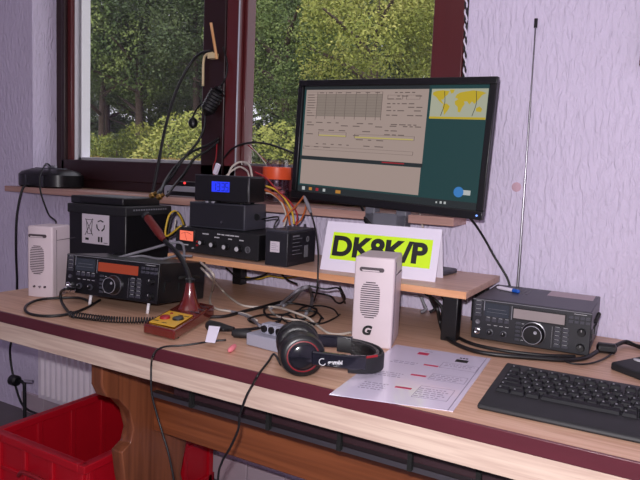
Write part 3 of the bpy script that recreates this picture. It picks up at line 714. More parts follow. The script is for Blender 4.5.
MB().lathe(F(.70, .29, top_z(.29)+.001), (0, -.1, 1), [(.013, 0), (.012, .006), (.006, .007)], 20).build('push_button', 'black', plate, smooth='a')
MB().lathe(F(.3, .42, top_z(.42)+.001), (0, -.1, 1), [(.004, 0), (.003, .003)], 12).build('push_button', 'cabler', plate)
mb = MB(); mb.box(-.02, -.0, 0, .001, 0, .001)
mb.bm.clear()
for (u, v) in ((.5, .12), (.2, .14), (.8, .14), (.6, .42), (.8, .42)): q = F(u, v, top_z(v)+.002); mb.box(q.x-.007, q.x+.007, q.y-.002, q.y+.002, q.z, q.z+.0006)
mb.build('plate_print', 'ink', plate)
for v in (.62, .74, .86): MB().tube([F(.66, v, top_z(v)+.0008), F(.97, v, top_z(v)+.0008)], .0016, 6, smooth=False).build('ridge', 'steel', mc)
colb = F(.46, .74, .027)
rb, rt_ = .026, .0105
MB().lathe(colb, (0, 0, 1), [(rb*1.15, 0), (rb, .006), (.019, .020), (.014, .040), (rt_, .060), (rt_*.95, .064)], 28).build('column', 'micred', mc, smooth='a')
MB().lathe(colb+Vector((0, 0, .064)), (0, 0, 1), [(.0115, 0), (.0115, .008), (.008, .010)], 20).build('collar', 'black', mc, smooth='a')
w0 = Vector((c0.x, c0.y, D)); s0 = w0+colb+Vector((0, 0, .07))
yb = s0.y
g_ = [s0, Y(186, 268, yb+.01), Y(178, 254, yb+.02), Y(168, 244, yb+.03), Y(160, 236, yb+.035)]
MB().tube([p-w0 for p in g_], .0058, 10).build('gooseneck', 'black', mc, smooth=True)
h0, h1 = Y(164, 240, yb+.03)-w0, Y(147, 217, yb+.045)-w0
MB().lathe(h0, h1-h0, [(.006, 0), (.009, .012), (.0105, .03), (.0105, (h1-h0).length-.006), (.008, (h1-h0).length)], 22).build('microphone_head', mat('dark red head paint', (92, 22, 18), .5), mc, smooth='a')
MB().lathe(h1, h1-h0, [(.0095, 0), (.012, .002), (.010, .010), (.003, .013)], 20).build('head_grille', 'blackm', mc, smooth='a')
for (u, v) in ((.1, .1), (.9, .1), (.9, .9), (.1, .9)): q = F(u, v, 0); MB().cyl(q, q+Vector((0, 0, .003)), .007, 10).build('foot', 'rubber', mc)

# ------------------------------------------------------------------ splitter box
sp = thing('audio_splitter', Z(246, 345, D), rd(-6), 'light grey plastic splitter box with four dark sockets beside the headphones', 'splitter box')
B(0, .125, 0, .055, .0005, .026).build('case', 'gray', sp, bev=.002)
for k in range(4):
    q = (.030+k*.0195, .034, .026)
    c = B(q[0]-.0092, q[0]+.0092, .022, .050, .0255, .046).build('socket_block', 'gray', sp, bev=.0015)
    MB().lathe((q[0], .022, .036), (0, -1, 0), [(.0075, 0), (.0075, .003), (.005, .003), (.005, .0008)], 18).build('socket', 'black', c, smooth='a')

# ------------------------------------------------------------------ headphones
HP = Vector((-.534, .898, D)); ang = math.atan2(.60, .80)
hp = thing('headphones', HP, ang, 'black over-ear headphones with red rings lying on the desk and the printed sheet', 'headphones')
# local: +x towards the top of the band, +y through the head, z up
def bez(t): return t
def cup(y, sgn, tiltx):
    c = Vector((0, y, .0425)); ax = Vector((.05, -sgn, .06 if sgn > 0 else 0)).normalized()
    e = MB().lathe(c, ax, [(.036, -.012), (.041, -.008), (.0415, .0), (.039, .009), (.034, .013), (.030, .0135)], 36).build('ear_cup', 'black', hp, smooth='a')
    MB().lathe(c, ax, [(.0285, .0125), (.0292, .0150), (.0272, .0153), (.0268, .0125)], 36).build('red_ring', mat('red ring', (120, 14, 28), .4), e, smooth='a')
    MB().lathe(c, ax, [(.0265, .0125), (.025, .014), (.018, .0165), (.0001, .018)], 30).build('cup_cap', mat('dark navy gloss', (15, 16, 24), .15, coat=.6), e, smooth='a')
    mb = MB(); R = .030; r = .011; rings = []
    u = ax.orthogonal().normalized(); v = ax.cross(u); n = 30
    for k in range(9):
        a = 2*pi*k/8; rr = R+r*cos(a); h = -.020+r*1.1*sin(a); rings.append([c+ax*h+u*(rr*cos(2*pi*i/n))+v*(rr*sin(2*pi*i/n)) for i in range(n)])
    mb.rings(rings, cap=False); bmesh.ops.remove_doubles(mb.bm, verts=mb.bm.verts, dist=1e-6)
    mb.build('ear_cushion', 'pad', e, smooth=True)
    MB().lathe(c, ax, [(.026, -.014), (.026, -.012)], 24).build('driver_cloth', 'blackm', e)
    return e
cup(.016, 1, 0); cup(.110, -1, 0)
path = [(.018, .004), (.048, -.002), (.080, -.006), (.110, -.002), (.133, .012), (.150, .035), (.156, .066), (.150, .094), (.133, .112), (.110, .122), (.080, .126), (.048, .122), (.018, .117)]
def sweep(pts, t0, t1, hw, z0, z1):     # ribbon standing on edge: t0..t1 inward offset
    P = [Vector((x, y, 0)) for x, y in pts]; Q = [P[0]*2-P[1]]+P+[P[-1]*2-P[-2]]; O = []
    for i in range(1, len(Q)-2):
        a, b, c, d = Q[i-1:i+3]
        for k in range(5): t = k/5; O.append(.5*((2*b)+(c-a)*t+(2*a-5*b+4*c-d)*t*t+(3*b-a-3*c+d)*t**3))
    O.append(P[-1]); R = []
    for i, p in enumerate(O):
        tg = (O[min(i+1, len(O)-1)]-O[max(i-1, 0)]).normalized(); nr = Vector((-tg.y, tg.x, 0))
        zc = z0+(z1-z0)*min(1, max(0, p.x/.16)); h = hw
        pr = [(t0, -h*.8), (t0+(t1-t0)*.25, -h), (t0+(t1-t0)*.75, -h), (t1, -h*.8), (t1, h*.8), (t0+(t1-t0)*.75, h), (t0+(t1-t0)*.25, h), (t0, h*.8)]
        R.append([p+nr*a+Vector((0, 0, zc+b)) for a, b in pr])
    return MB().rings(R)
sweep(path[2:-2], -.003, .004, .0160, .041, .022).build('headband', 'blackm', hp, smooth='a')
sweep(path[3:-3], .004, .015, .0150, .041, .022).build('headband_pad', 'pad', hp, smooth='a')
for pp, lg in ((path[:4], True), (path[-4:], False)):
    a = sweep(pp, -.006, .003, .0135, .0425, .030).build('band_arm', mat('dark navy arm', (18, 19, 30), .2, coat=.5), hp, smooth='a')
    if lg:
        t_ = textmesh('arm_logo', 'gembird', 'legend', a, .0105, .0003, .0004, .2); t_.rotation_euler = (rd(90), 0, rd(-3)); t_.location = (.060, -.0105, .036)
        mb = MB().tube([(.036, -.0104, .043), (.031, -.0100, .043), (.028, -.0098, .039), (.0285, -.0098, .034), (.032, -.0100, .031), (.036, -.0104, .031), (.0385, -.0106, .034)], .0009, 6); mb.build('arm_swirl', 'legend', a, smooth=True)
sweep(path[3:5], -.0045, -.0032, .0022, .050, .042).build('red_trim', 'cabler', hp)

hp.scale = (1, 1, .94)
# ------------------------------------------------------------------ printed sheet in its clear sleeve
PA, PB, PC, PD = Z(329, 395, D), Z(453, 412, D), Z(491, 359, D), Z(396, 345, D)
def PP(u, v, dz): q = (PA*(1-u)+PB*u)*(1-v)+(PD*(1-u)+PC*u)*v; return Vector((q.x-PA.x, q.y-PA.y, dz))
ps = thing('printed_sheet', (PA.x, PA.y, D), 0, 'laminated white sheet with small red and black print lying before the middle speaker', 'paper')
MB().prism([PP(0, 0, .0003), PP(1, 0, .0003), PP(1, 1, .0003), PP(0, 1, .0003)], (0, 0, .0008)).build('sheet', 'sleeve', ps)
def marks(name, m, L):
    mb = MB()
    for (u0, v0, u1, v1) in L: mb.prism([PP(u0, v0, .0011), PP(u1, v0, .0011), PP(u1, v1, .0011), PP(u0, v1, .0011)], (0, 0, .0003))
    mb.build(name, m, ps)
marks('black_print', 'ink', [(.70, .82, .82, .875), (.72, .90, .74, .92), (.75, .90, .77, .92), (.78, .90, .80, .92)])
for q_ in ((.30, .86, .41, .91), (.46, .66, .60, .685), (.44, .45, .58, .475), (.42, .22, .56, .245)): marks('red_print', 'inkred', [q_])
rg = random.Random(4); L = []
for (u0, u1, v) in ((.64, .92, .74), (.64, .90, .71), (.16, .40, .67), (.14, .38, .64), (.62, .88, .50), (.62, .90, .47), (.62, .86, .44), (.14, .38, .44), (.12, .36, .41), (.10, .38, .38), (.62, .84, .26), (.62, .87, .23), (.62, .84, .20), (.62, .86, .17), (.62, .82, .14), (.14, .36, .24), (.14, .34, .21), (.14, .36, .18), (.14, .33, .15), (.34, .44, .94)):
    u = u0
    while u < u1: w = rg.uniform(.015, .05); L.append((u, v, min(u+w, u1), v+.009)); u += w+.012
for (a, b, c, d) in ((.61, .42, .93, .53), (.61, .66, .95, .77), (.61, .12, .90, .30)): L += [(a, b, c, b+.004), (a, d, c, d+.004), (a, b, a+.004, d), (c, b, c+.004, d)]
L += [(.955, .0, .962, 1)]
marks('grey_print', 'inkgrey', L)

# ------------------------------------------------------------------ keyboard
kb = thing('computer_keyboard', (-.238, .943, D), rd(1.2), 'black computer keyboard with palm rest at the right front of the desk', 'keyboard')
KW = .455
mb = MB()
prof = [(0, .0006), (0, .008), (.006, .011), (.06, .014), (.066, .015), (.245, .024), (.252, .020), (.252, .0006)]
mb.prism([(0, y, z) for y, z in prof], (KW, 0, 0)); bd = mb.build('keyboard_body', 'blackm', kb, bev=.004, seg=3)
def kz(y): return .0150+(y-.066)*(.009/.179)
rows = [(.072, [1.25, 1.25, 1.25, 6.25, 1.25, 1.25, 1.25, 1.25]), (.0955, [2.25]+[1]*10+[2.75]), (.119, [1.75]+[1]*11+[2.25]), (.1425, [1.5]+[1]*12+[1.5]), (.166, [1]*13+[2]), (.200, [1, -.5, 1, 1, 1, 1, -.25, 1, 1, 1, 1, -.25, 1, 1, 1, 1])]
U1 = .0188
def key(x, y, w):
    z = kz(y)
    a = .0006; b = .0026; d = .0205 if y < .19 else .017
    mb = MB().rings([[Vector(p) for p in ((x+a, y+a, z), (x+w-a, y+a, z), (x+w-a, y+d-a, z+.0009), (x+a, y+d-a, z+.0009))], [Vector(p) for p in ((x+b, y+b+.001, z+.0065), (x+w-b, y+b+.001, z+.0065), (x+w-b, y+d-b, z+.0078), (x+b, y+d-b, z+.0078))]])
    k = mb.build('key', 'key', kb, bev=.0008, seg=1)
    zz = z+.0070
    if w < .05: MB().box(x+.005, x+.0078, y+d*.5, y+d*.5+.004, zz-.002, zz+.0009).build('key_legend', 'legendg', k)
for y, ws in rows:
    x = .013
    for w in ws:
        if w > 0: key(x, y, w*U1)
        x += abs(w)*U1
for (cx, ys) in ((.308, (.072, .1425, .166, .200)), (.327, (.072, .0955, .1425, .166, .200)), (.346, (.072, .1425, .166, .200))):
    for y in ys: key(cx, y, U1)

# ------------------------------------------------------------------ black device at the right edge
kb.scale = (1, .875, .9)
bd_ = thing('calculator_pad', Vector((-.079, 1.318, D)), rd(-44), 'low black handset-like device with pale oval buttons at the right edge of the desk', 'desk device')
mb = MB(); out = [(0, .006), (.006, 0), (.17, 0), (.176, .006), (.176, .094), (.17, .10), (.006, .10), (0, .094)]
mb.rings([[Vector((x, y, .0005)) for x, y in out], [Vector((x, y, .012+y*.06)) for x, y in out], [Vector((.088+(x-.088)*.96, .05+(y-.05)*.94, .015+y*.07)) for x, y in out]])
mb.build('casing', 'blackm', bd_, bev=.003)
bd_.rotation_euler = (0, 0, rd(-38)); bd_.name = 'desk_device'
for (x, y, r) in ((.020, .055, .008), (.050, .055, .008), (.080, .055, .008), (.020, .08, .005), (.050, .08, .005)):
    MB().rings([[Vector((x+r*1.3*cos(2*pi*k/20), y+r*.8*sin(2*pi*k/20), .0135+y*.07+h)) for k in range(20)] for h in (0, .003)]).build('oval_button', 'legend', bd_)

# ------------------------------------------------------------------ small loose things
tp = Z(199, 344, D)
tgm = MB().prism([Z(205, 342, D+.012), Z(215, 343, D+.010), Z(220, 327, D+.028), Z(209, 326, D+.030)], (0, .0006, .0006))
tag(tgm.build('cable_tag', 'white'), 'small white paper tag on a thin cable beside the microphone base', 'tag')
mb = MB().lathe(Z(229, 351, D+.005), Z(239, 342, D+.008)-Z(229, 351, D+.005), [(.002, 0), (.005, .004), (.006, .02), (.0045, .032)], 12); mb.build('pink_plug', 'pink', None, smooth='a')
tag(bpy.data.objects['pink_plug'], 'small pink plug lying before the grey splitter box', 'plug')
mb = MB().lathe(Z(207, 325, D+.013), Z(226, 328, D+.013)-Z(207, 325, D+.013), [(.008, 0), (.012, .006), (.011, .03), (.007, .055), (.005, .07)], 14); mb.build('black_plug', 'cable', None, smooth='a')
tag(bpy.data.objects['black_plug'], 'fat black plug lying beside the white cable tag', 'plug')
mb = MB().lathe(Z(232, 333, D+.010), Z(254, 334.5, D+.010)-Z(232, 333, D+.010), [(.006, 0), (.0095, .006), (.0095, .034), (.006, .045)], 14); mb.build('round_connector', 'blackm', None, smooth='a')
tag(bpy.data.objects['round_connector'], 'round black connector lying left of the grey splitter box', 'plug')
fr = thing('cable_choke', Z(596, 352.5, D), rd(12), 'black ferrite lump on the cable right of the right transceiver', 'cable choke')
MB().lathe((0, 0, .012), (1, 0, 0), [(.006, 0), (.0118, .003), (.0118, .036), (.006, .040)], 10).build('shell', 'black', fr, smooth='a')
B(.006, .034, -.0122, -.0112, .008, .016).build('clip', 'blackm', fr)

# ------------------------------------------------------------------ antenna
an = thing('telescopic_antenna', (-.312, 1.583, D), 0, 'tall chrome telescopic antenna standing against the wall behind the right transceiver', 'antenna')
b0 = Vector((-.312, 1.583, D)); bt_ = Y(518, 283, 1.583)-b0; tp_ = Y(536, 20, 1.593)-b0
MB().cyl((bt_.x-(tp_.x-bt_.x)*.19, 0, .0), (bt_.x-(tp_.x-bt_.x)*.18, 0, .012), .014, 16).build('foot', 'black', an)
def at(t): q = bt_+(tp_-bt_)*t; return q
lo = at(-.175)
q = [lo, at(.15), at(.42), at(.70), at(.975)]
for k, r in enumerate((.0036, .0030, .0024, .0018)):
    MB().cyl(q[k], q[k+1], r, 10).build('section', mat('dark chrome', (120, 118, 124), .35, metal=1), an, smooth='a')
MB().cyl(at(.972), at(1.005), .0042, 12).build('tip', 'black', an, smooth='a')

wp = MB().lathe(Y(516.5, 187, W0-.0001), (0, -1, 0), [(.012, 0), (.012, .001), (.010, .002)], 20).build('wall_plug_cover', mat('pinkish filler', (206, 170, 186), .8), smooth='a')
tag(wp, 'small round pinkish cover on the lavender wall beside the antenna', 'wall cover')
# ------------------------------------------------------------------ things at the window post
PY = FY-.020
wh = thing('wooden_stick', Y(217, 56, PY-.012), 0, 'short pale wooden stick wedged upright at the window post', 'stick')
b_ = Vector(wh.location); e_ = Y(211, 23, PY-.016)-b_
MB().tube([(0, 0, -.01), e_], .005, 6, smooth=False).build('stick', 'pine', wh)
hk = thing('cream_hook', Y(203, 60, PY-.004), 0, 'cream plastic hook on the window post carrying the cables', 'hook')
b_ = Vector(hk.location)
MB().tube([Y(203, 86, PY-.004)-b_, Y(203.5, 62, PY-.006)-b_, Y(206, 55, PY-.010)-b_, Y(213, 53, PY-.012)-b_], .0045, 8).build('arm', 'cream', hk, smooth=True)
B(.035, .065, -.018, .004, .000, .018).build('clip', 'cream', hk)
c_ = [Y(152, 196, 1.47), Y(158, 165, 1.52), Y(166, 125, 1.60), Y(176, 92, 1.65), Y(189, 66, 1.69), Y(200, 54, 1.695), Y(212, 51, 1.690)]
cable('antenna_cable', c_, .0052, 'cable', 'thick black coax cable arching from the battery box up to the window post')
cable('antenna_cable', [Y(223, 47, 1.695), Y(227, 62, 1.69), Y(226, 76, 1.685), Y(221, 86, 1.685)], .0032, 'cable', 'short thin black cable hanging from the hook into the black choke')
ck = thing('inline_choke', Y(221, 86, 1.682), 0, 'ribbed black in-line choke hanging before the window post', 'cable choke')
b_ = Vector(ck.location); d_ = Y(205, 115, 1.672)-b_; L_ = d_.length
pr = [(.005, 0), (.008, .008)]
for k in range(9): t = .012+k*(L_-.024)/8; pr += [(.027 if 0 < k < 8 else .019, t), (.0240 if 0 < k < 8 else .014, t+.004)]
pr += [(.006, L_)]
MB().lathe((0, 0, 0), d_, pr, 20).build('ribbed_body', 'black', ck, smooth='a')
cable('antenna_cable', [Y(205, 114, 1.672), Y(204, 128, 1.67), Y(197, 143, 1.66), Y(184, 158, 1.64), Y(172, 176, 1.60), Y(160, 190, 1.53), Y(156, 196, 1.47)], .0042, 'cable', 'black cable dropping from the ribbed choke to the battery box')
bl = thing('hanging_plug', Y(193, 117, 1.668), 0, 'egg shaped black plug hanging left of the ribbed choke', 'plug')
b_ = Vector(bl.location); d_ = Y(193, 131, 1.668)-b_
MB().lathe((0, 0, 0), d_, [(.004, 0), (.013, .008), (.017, .020), (.014, .032), (.004, .040)], 18).build('plug_body', 'black', bl, smooth='a')
MB().tube([Y(203, 103, 1.67)-b_, Y(199, 106, 1.668)-b_, Y(195, 112, 1.668)-b_, Vector((0, 0, 0))], .0035, 8).build('lead', 'cable', bl, smooth=True)
cable('antenna_cable', [Y(219, 138, 1.70), Y(208, 145, 1.69), Y(190, 153, 1.665), Y(176, 166, 1.63), Y(166, 180, 1.56), Y(160, 194, 1.475)], .0045, 'cable', 'upper of two parallel black coax cables leaving the foot of the window post')
cable('antenna_cable', [Y(219, 141, 1.70), Y(208, 150, 1.685), Y(194, 159, 1.66), Y(184, 174, 1.62), Y(174, 186, 1.55), Y(167, 196, 1.48)], .0045, 'cable', 'lower of two parallel black coax cables leaving the foot of the window post')
for i, (p, q, l) in enumerate(((Y(150, 197, 1.44), Y(160, 190, 1.45), 'leftmost small brass coax plug behind the flat black box'), (Y(157, 198, 1.44), Y(165, 194, 1.45), 'right small brass coax plug behind the flat black box'))):
    tag(MB().lathe(p, q-p, [(.006, 0), (.009, .002), (.009, .014), (.006, .016), (.006, .026)], 12).build('coax_plug', 'gold', smooth='a'), l, 'plug')
cable('bridge_cable', [Y(224, 158, 1.70), Y(232, 149, 1.69), Y(245, 143.5, 1.66), Y(262, 143, 1.62), Y(278, 147, 1.58), Y(293, 153, 1.53)], .0035, 'cable', 'black cable arching from the window post to the back of the monitor')
# red leads with white splice
cable('red_wire', [Y(217, 142, 1.70), Y(216, 158, 1.67), Y(213, 168, 1.62), Y(214, 176, 1.47)], .0022, 'cabler', 'thin red wire running down the window post to the white splice')
tag(MB().box(-.007, .007, -.005, .005, 0, .034, Matrix.Translation(Y(215, 174, 1.50)) @ Matrix.Rotation(rd(22), 4, 'Y')).build('wire_splice', 'white', bev=.001), 'small white wire splice standing above the blue display box', 'wire splice')
cable('white_wire', [Y(228, 176, 1.44), Y(232, 167, 1.47), Y(240, 162, 1.49), Y(249, 165, 1.47), Y(252, 176, 1.43)], .0032, 'cablew', 'outer white wire loop on top of the blue display box')
cable('white_wire', [Y(225, 177, 1.44), Y(233, 170, 1.46), Y(240, 167, 1.47), Y(247, 171, 1.46), Y(249, 176, 1.43)], .0026, 'cablew', 'inner white wire loop on top of the blue display box')
# window cord
wc = thing('window_cord', Y(466, 30, 1.605), 0, 'black and white cord hanging at the right edge of the window', 'cord')
b_ = Vector(wc.location); T_, B_ = Y(467.2, -40, 1.600), Y(464.6, 84, 1.600)
for nm, m, ph in (('white_strand', 'white', 0), ('black_strand', 'cable', pi)):
    pts = []
    for k in range(70):
        t = k/69; a = t*34*pi*.5+ph; q = T_+(B_-T_)*t; pts.append(q-b_+Vector((.0028*cos(a), .0028*sin(a)-.002, 0)))
    MB().tube(pts, .0024, 6, smooth=False).build(nm, m, wc, smooth=True)
B_ = Y(464.6, 84, 1.600)
# wires into the small battery
bx = lambda px, py, y: Y(px, py, y)
cable('battery_wire', [Y(266, 186, 1.42), Y(276, 190, 1.42), Y(285, 199, 1.42), Y(292, 212, 1.41), Y(294, 224, 1.40)], .0028, 'cabley', 'yellow wire curving from the display box into the small battery', group=None)
cable('battery_wire', [Y(265, 190, 1.42), Y(275, 195, 1.42), Y(284, 205, 1.42), Y(288, 214, 1.41), Y(290, 225, 1.40)], .0030, 'cableo', 'orange brown wire curving from the display box into the small battery')
cable('battery_wire', [Y(255, 172, 1.43), Y(266, 178, 1.43), Y(277, 190, 1.42), Y(290, 202, 1.42), Y(297, 214, 1.41), Y(296, 225, 1.40)], .0024, 'cabler', 'red wire slanting from the display box top to the small battery')
cable('battery_wire', [Y(266, 193, 1.42), Y(272, 194, 1.42), Y(281, 202, 1.42), Y(286, 216, 1.40), Y(284, 226, 1.37)], .0026, 'cablew', 'white wire between display box and small battery')
cable('battery_wire', [Y(262, 219, 1.42), Y(278, 217, 1.40), Y(275, 224, 1.36), Y(274, 228, 1.34)], .0022, 'cable', 'short bent black wire at the left of the small battery top')
cable('battery_wire', [Y(296, 225, 1.40), Y(302, 218, 1.42), Y(306, 206, 1.44), Y(304, 198, 1.44)], .0026, 'cableo', 'brown wire rising from the small battery towards the screen')
cl = thing('alligator_clip', Y(304, 196, 1.41), 0, 'grey alligator clip lead leaning over the small battery', 'clip')
b_ = Vector(cl.location); d_ = Y(311, 213, 1.40)-b_
MB().lathe((0, 0, 0), d_, [(.002, 0), (.0045, .008), (.006, .03), (.0035, d_.length)], 10).build('grip', 'cableg', cl, smooth='a')
MB().tube([d_, Y(315, 228, 1.36)-b_, Y(318, 250, 1.31)-b_, Y(318, 270, 1.285)-b_, Y(317, 290, 1.285)-b_, Y(314, 301, 1.33)-b_], .0022, 8).build('lead', 'cable', cl, smooth=True)
MB().tube([(0, 0, 0), Y(296, 206, 1.41)-b_, Y(288, 214, 1.40)-b_, Y(283, 222, 1.38)-b_], .0024, 8).build('lead', 'cableo', cl, smooth=True)
# yellow and black loop at the big battery
cable('yellow_wire', [Vector((-1.228, 1.345, SH+TH+.003)), Y(166, 236, 1.345), Y(168, 218, 1.36), Y(174, 211, 1.38), Y(180, 216, 1.40), Y(184, 226, 1.42)], .0030, 'cabley', 'yellow wire looping beside the large battery')
cable('dark_wire', [Vector((-1.222, 1.35, SH+TH+.003)), Y(169, 236, 1.35), Y(172, 217, 1.37), Y(177, 212, 1.39), Y(182, 218, 1.41), Y(185, 226, 1.43)], .0032, 'cable', 'dark wire looping alongside the yellow wire beside the large battery')
cable('grey_wire', [Vector((-1.212, 1.35, SH+TH+.002)), Y(175, 232, 1.36), Y(176, 218, 1.38)], .0020, 'cablew', 'thin pale wire inside the yellow wire loop')

# ------------------------------------------------------------------ cables on the left transceiver and desk
ztop = D+.0285+.100
cable('grey_cable', [Y(104, 262, 1.075), Y(114, 259.5, 1.11), Y(128, 255, 1.17), Y(150, 249, 1.20), Y(170, 243.5, 1.22), Y(181, 243, 1.23), Y(184, 250, 1.24), Y(184, 262, 1.25)], .0038, 'cableg', 'upper grey cable lying across the top of the left transceiver')
cable('grey_cable', [Y(118, 260, 1.14), Y(140, 256, 1.19), Y(160, 259, 1.20), Y(176, 256, 1.21), Y(192, 256, 1.22)], .0032, 'cableg', 'lower grey cable behind the top edge of the left transceiver')
cable('microphone_cable', [Y(74, 289, 1.035), Z(66, 289, D+.05), Z(61, 292, D+.035), Z(61, 300, D+.015), Z(66, 309, D+.006), Z(74, 317, D+.008)], .0035, 'cable', 'black cable from the left transceiver socket down to the desk')
plg = Y(66, 289.5, 1.03)
tag(MB().lathe(Y(64, 288.5, 1.022), Y(75, 290.5, 1.048)-Y(64, 288.5, 1.022), [(.005, 0), (.008, .004), (.008, .014), (.0095, .015), (.0095, .026)], 14).build('round_plug', 'chrome', smooth='a'), 'chrome round plug in the left transceiver socket', 'plug')
cable('loop_cable', [Z(92, 303, D+.004), Z(80, 298, D+.004), Z(58, 298, D+.004), Z(38, 300, D+.004), Z(26, 306, D+.004), Z(28, 313, D+.004), Z(45, 316, D+.004), Z(66, 314.5, D+.004), Z(84, 309, D+.004), Z(100, 300, D+.004)], .0034, 'cable', 'black cable lying in a flat loop at the left end of the desk')
# coiled cord
A_ = Z(70, 314, D+.0095); E_ = Z(160, 320, D+.0095); pts = []; n = 34*8
mid = Z(112, 322, D+.0095)
for k in range(n):
    t = k/(n-1); q = A_*(1-t)**2+mid*2*t*(1-t)+E_*t*t; a = k*2*pi/8
    tg = ((mid-A_)*(1-t)+(E_-mid)*t).normalized(); s_ = Vector((-tg.y, tg.x, 0)); pts.append(q+s_*.0068*cos(a)+Vector((0, 0, .0068*sin(a))))
tag(MB().tube(pts, .0016, 5, smooth=False).build('coiled_cord', 'cable', smooth=True), 'black coiled microphone cord lying under the left transceiver', 'cord')
zd = D+.004
cable('beige_cable', [Y(200, 262, 1.28), Y(207, 268, 1.24), Y(214, 277, 1.22), Z(212, 291, zd), Z(210, 302, zd), Z(217, 309, zd), Z(235, 312, zd), Z(248, 315, zd), Z(257, 321, zd)], .0032, 'cablew', 'beige cable curving left below the shelf down to the splitter box')
cable('beige_cable', [Y(201, 268, 1.26), Y(210, 277, 1.22), Z(222, 290, zd+.004), Z(232, 299, zd), Z(243, 305.5, zd), Z(258, 307, zd), Z(274, 307, zd+.004), Z(284, 309, D+.014), Z(296, 313, D+.016), Z(308, 318, D+.012), Z(318, 326, zd), Z(328, 333, zd), Z(338, 334.5, zd), Z(351, 332.5, zd)], .0032, 'cablew', 'long beige cable running to the middle speaker')
cable('white_cable', [Z(268, 308, zd), Z(277, 316, zd+.004), Z(288, 319, D+.012), Z(300, 321, D+.012), Z(311, 325, zd), Z(317, 334, zd)], .0028, 'cablew', 'short whitish cable below the long beige one')
cable('black_cable', [Z(210, 317, zd), Z(226, 316, zd), Z(245, 311, zd), Z(262, 307, zd+.004), Z(276, 303, zd+.004), Z(290, 300, zd)], .0042, 'cable', 'black cable running from the microphone base to the cable tangle')
cable('black_cable', [Z(222, 330, D+.012), Z(234, 330, D+.008), Z(252, 329, zd), Z(266, 326, zd), Z(280, 321, zd)], .0036, 'cable', 'black cable from the fat plug towards the splitter box')
cable('thin_cable', [Z(226, 340, D+.007), Z(212, 341, D+.006), Z(200, 343, D+.008), Z(182, 345.5, zd), Z(166, 346.5, zd), Z(157, 350, zd), Z(153, 356, zd), Y(151.5, 362, .878), Y(151, 380, .872), Y(152, 395, .872), Y(157, 415, .875), Y(163, 435, .875), Y(170, 460, .875), Y(176, 500, .875), Y(176, 560, .875)], .0021, 'cable', 'thin black cable running from the white tag over the desk edge')
cable('headphone_cable', [Vector((-.59, .915, D+.012)), Z(274, 354, zd), Z(268, 362, zd), Z(258, 375, D+.003), Y(253, 384, .875), Y(246, 397, .870), Y(240, 415, .870), Y(238, 430, .870), Y(230, 448, .872), Y(222, 462, .875), Y(218, 480, .875), Y(217, 540, .875)], .0022, 'cable', 'thin headphone cable dropping over the desk edge below the splitter box')
# tangle under the shelf
rg = random.Random(12)
def loopc(cx, cy, rx, ry, n=9, j=2.0, z=zd, a0=0, span=2*pi): return [Z(cx+rx*cos(a0+span*k/n)+rg.uniform(-j, j), cy+ry*sin(a0+span*k/n)+rg.uniform(-j*.5, j*.5), z+rg.uniform(0, .008)) for k in range(n+1)]
for (a, l, r) in ((loopc(318, 314, 22, 9), 'thin black cable loop, rightmost of the tangle beside the middle speaker', .0022), (loopc(303, 318, 20, 8), 'thin black cable loop in the middle of the tangle under the shelf', .0026), (loopc(290, 312, 26, 8, a0=1), 'black cable loop at the left of the tangle under the shelf', .0030), (loopc(272, 320, 22, 6, a0=2), 'black cable loop right behind the grey splitter box', .0026)):
    cable('tangled_cable', a, r, 'cable', l)
cable('grey_cable', [Z(283, 306, zd), Z(292, 300, D+.012), Y(300, 291, 1.30), Y(308, 287, 1.30), Z(312, 296, D+.014), Z(311, 306, D+.006), Z(306, 314, zd)], .0050, 'cableg', 'thick grey cable arching up in the tangle under the shelf')
cable('black_cable', [Z(284, 300, zd), Y(298, 290, 1.32), Y(308, 286, 1.34), Y(325, 289, 1.36), Y(338, 288, 1.36), Y(342, 295, 1.36), Z(345, 303, zd+.004)], .0025, 'cable', 'black cable bowed just under the shelf front edge')
cable('black_cable', [Y(312, 292, 1.40), Y(330, 296, 1.40), Z(336, 302, zd+.01), Z(341, 303, zd+.004), Z(345, 298, D+.02), Y(340, 287, 1.40)], .0026, 'cable', 'black looped lead ending in a plug under the shelf')
cable('black_cable', [Y(226, 268, 1.50), Y(236, 276, 1.50), Y(246, 279, 1.50), Y(262, 276, 1.50), Y(275, 270, 1.50), Y(288, 280, 1.50), Y(297, 284, 1.48)], .003, 'cable', 'black cable sagging behind the shelf legs')
cable('yellow_cable', [Y(246, 277, 1.54), Y(258, 279, 1.54), Y(270, 276, 1.54), Y(284, 278, 1.54), Y(300, 276, 1.54)], .0022, 'cabley', 'thin yellow wire sagging under the shelf')
cable('grey_cable', [Z(270, 309, zd), Z(282, 303, D+.010), Y(294, 293, 1.28), Y(303, 287.5, 1.30), Y(309, 287, 1.32)], .0042, 'cableg', 'grey cable rising left of the thick one in the tangle under the shelf')
cable('grey_cable', [Z(224, 310, zd), Z(238, 313, zd), Z(250, 318, zd), Z(260, 326, D+.028)], .0034, 'cableg', 'grey cable running into the back of the splitter box')
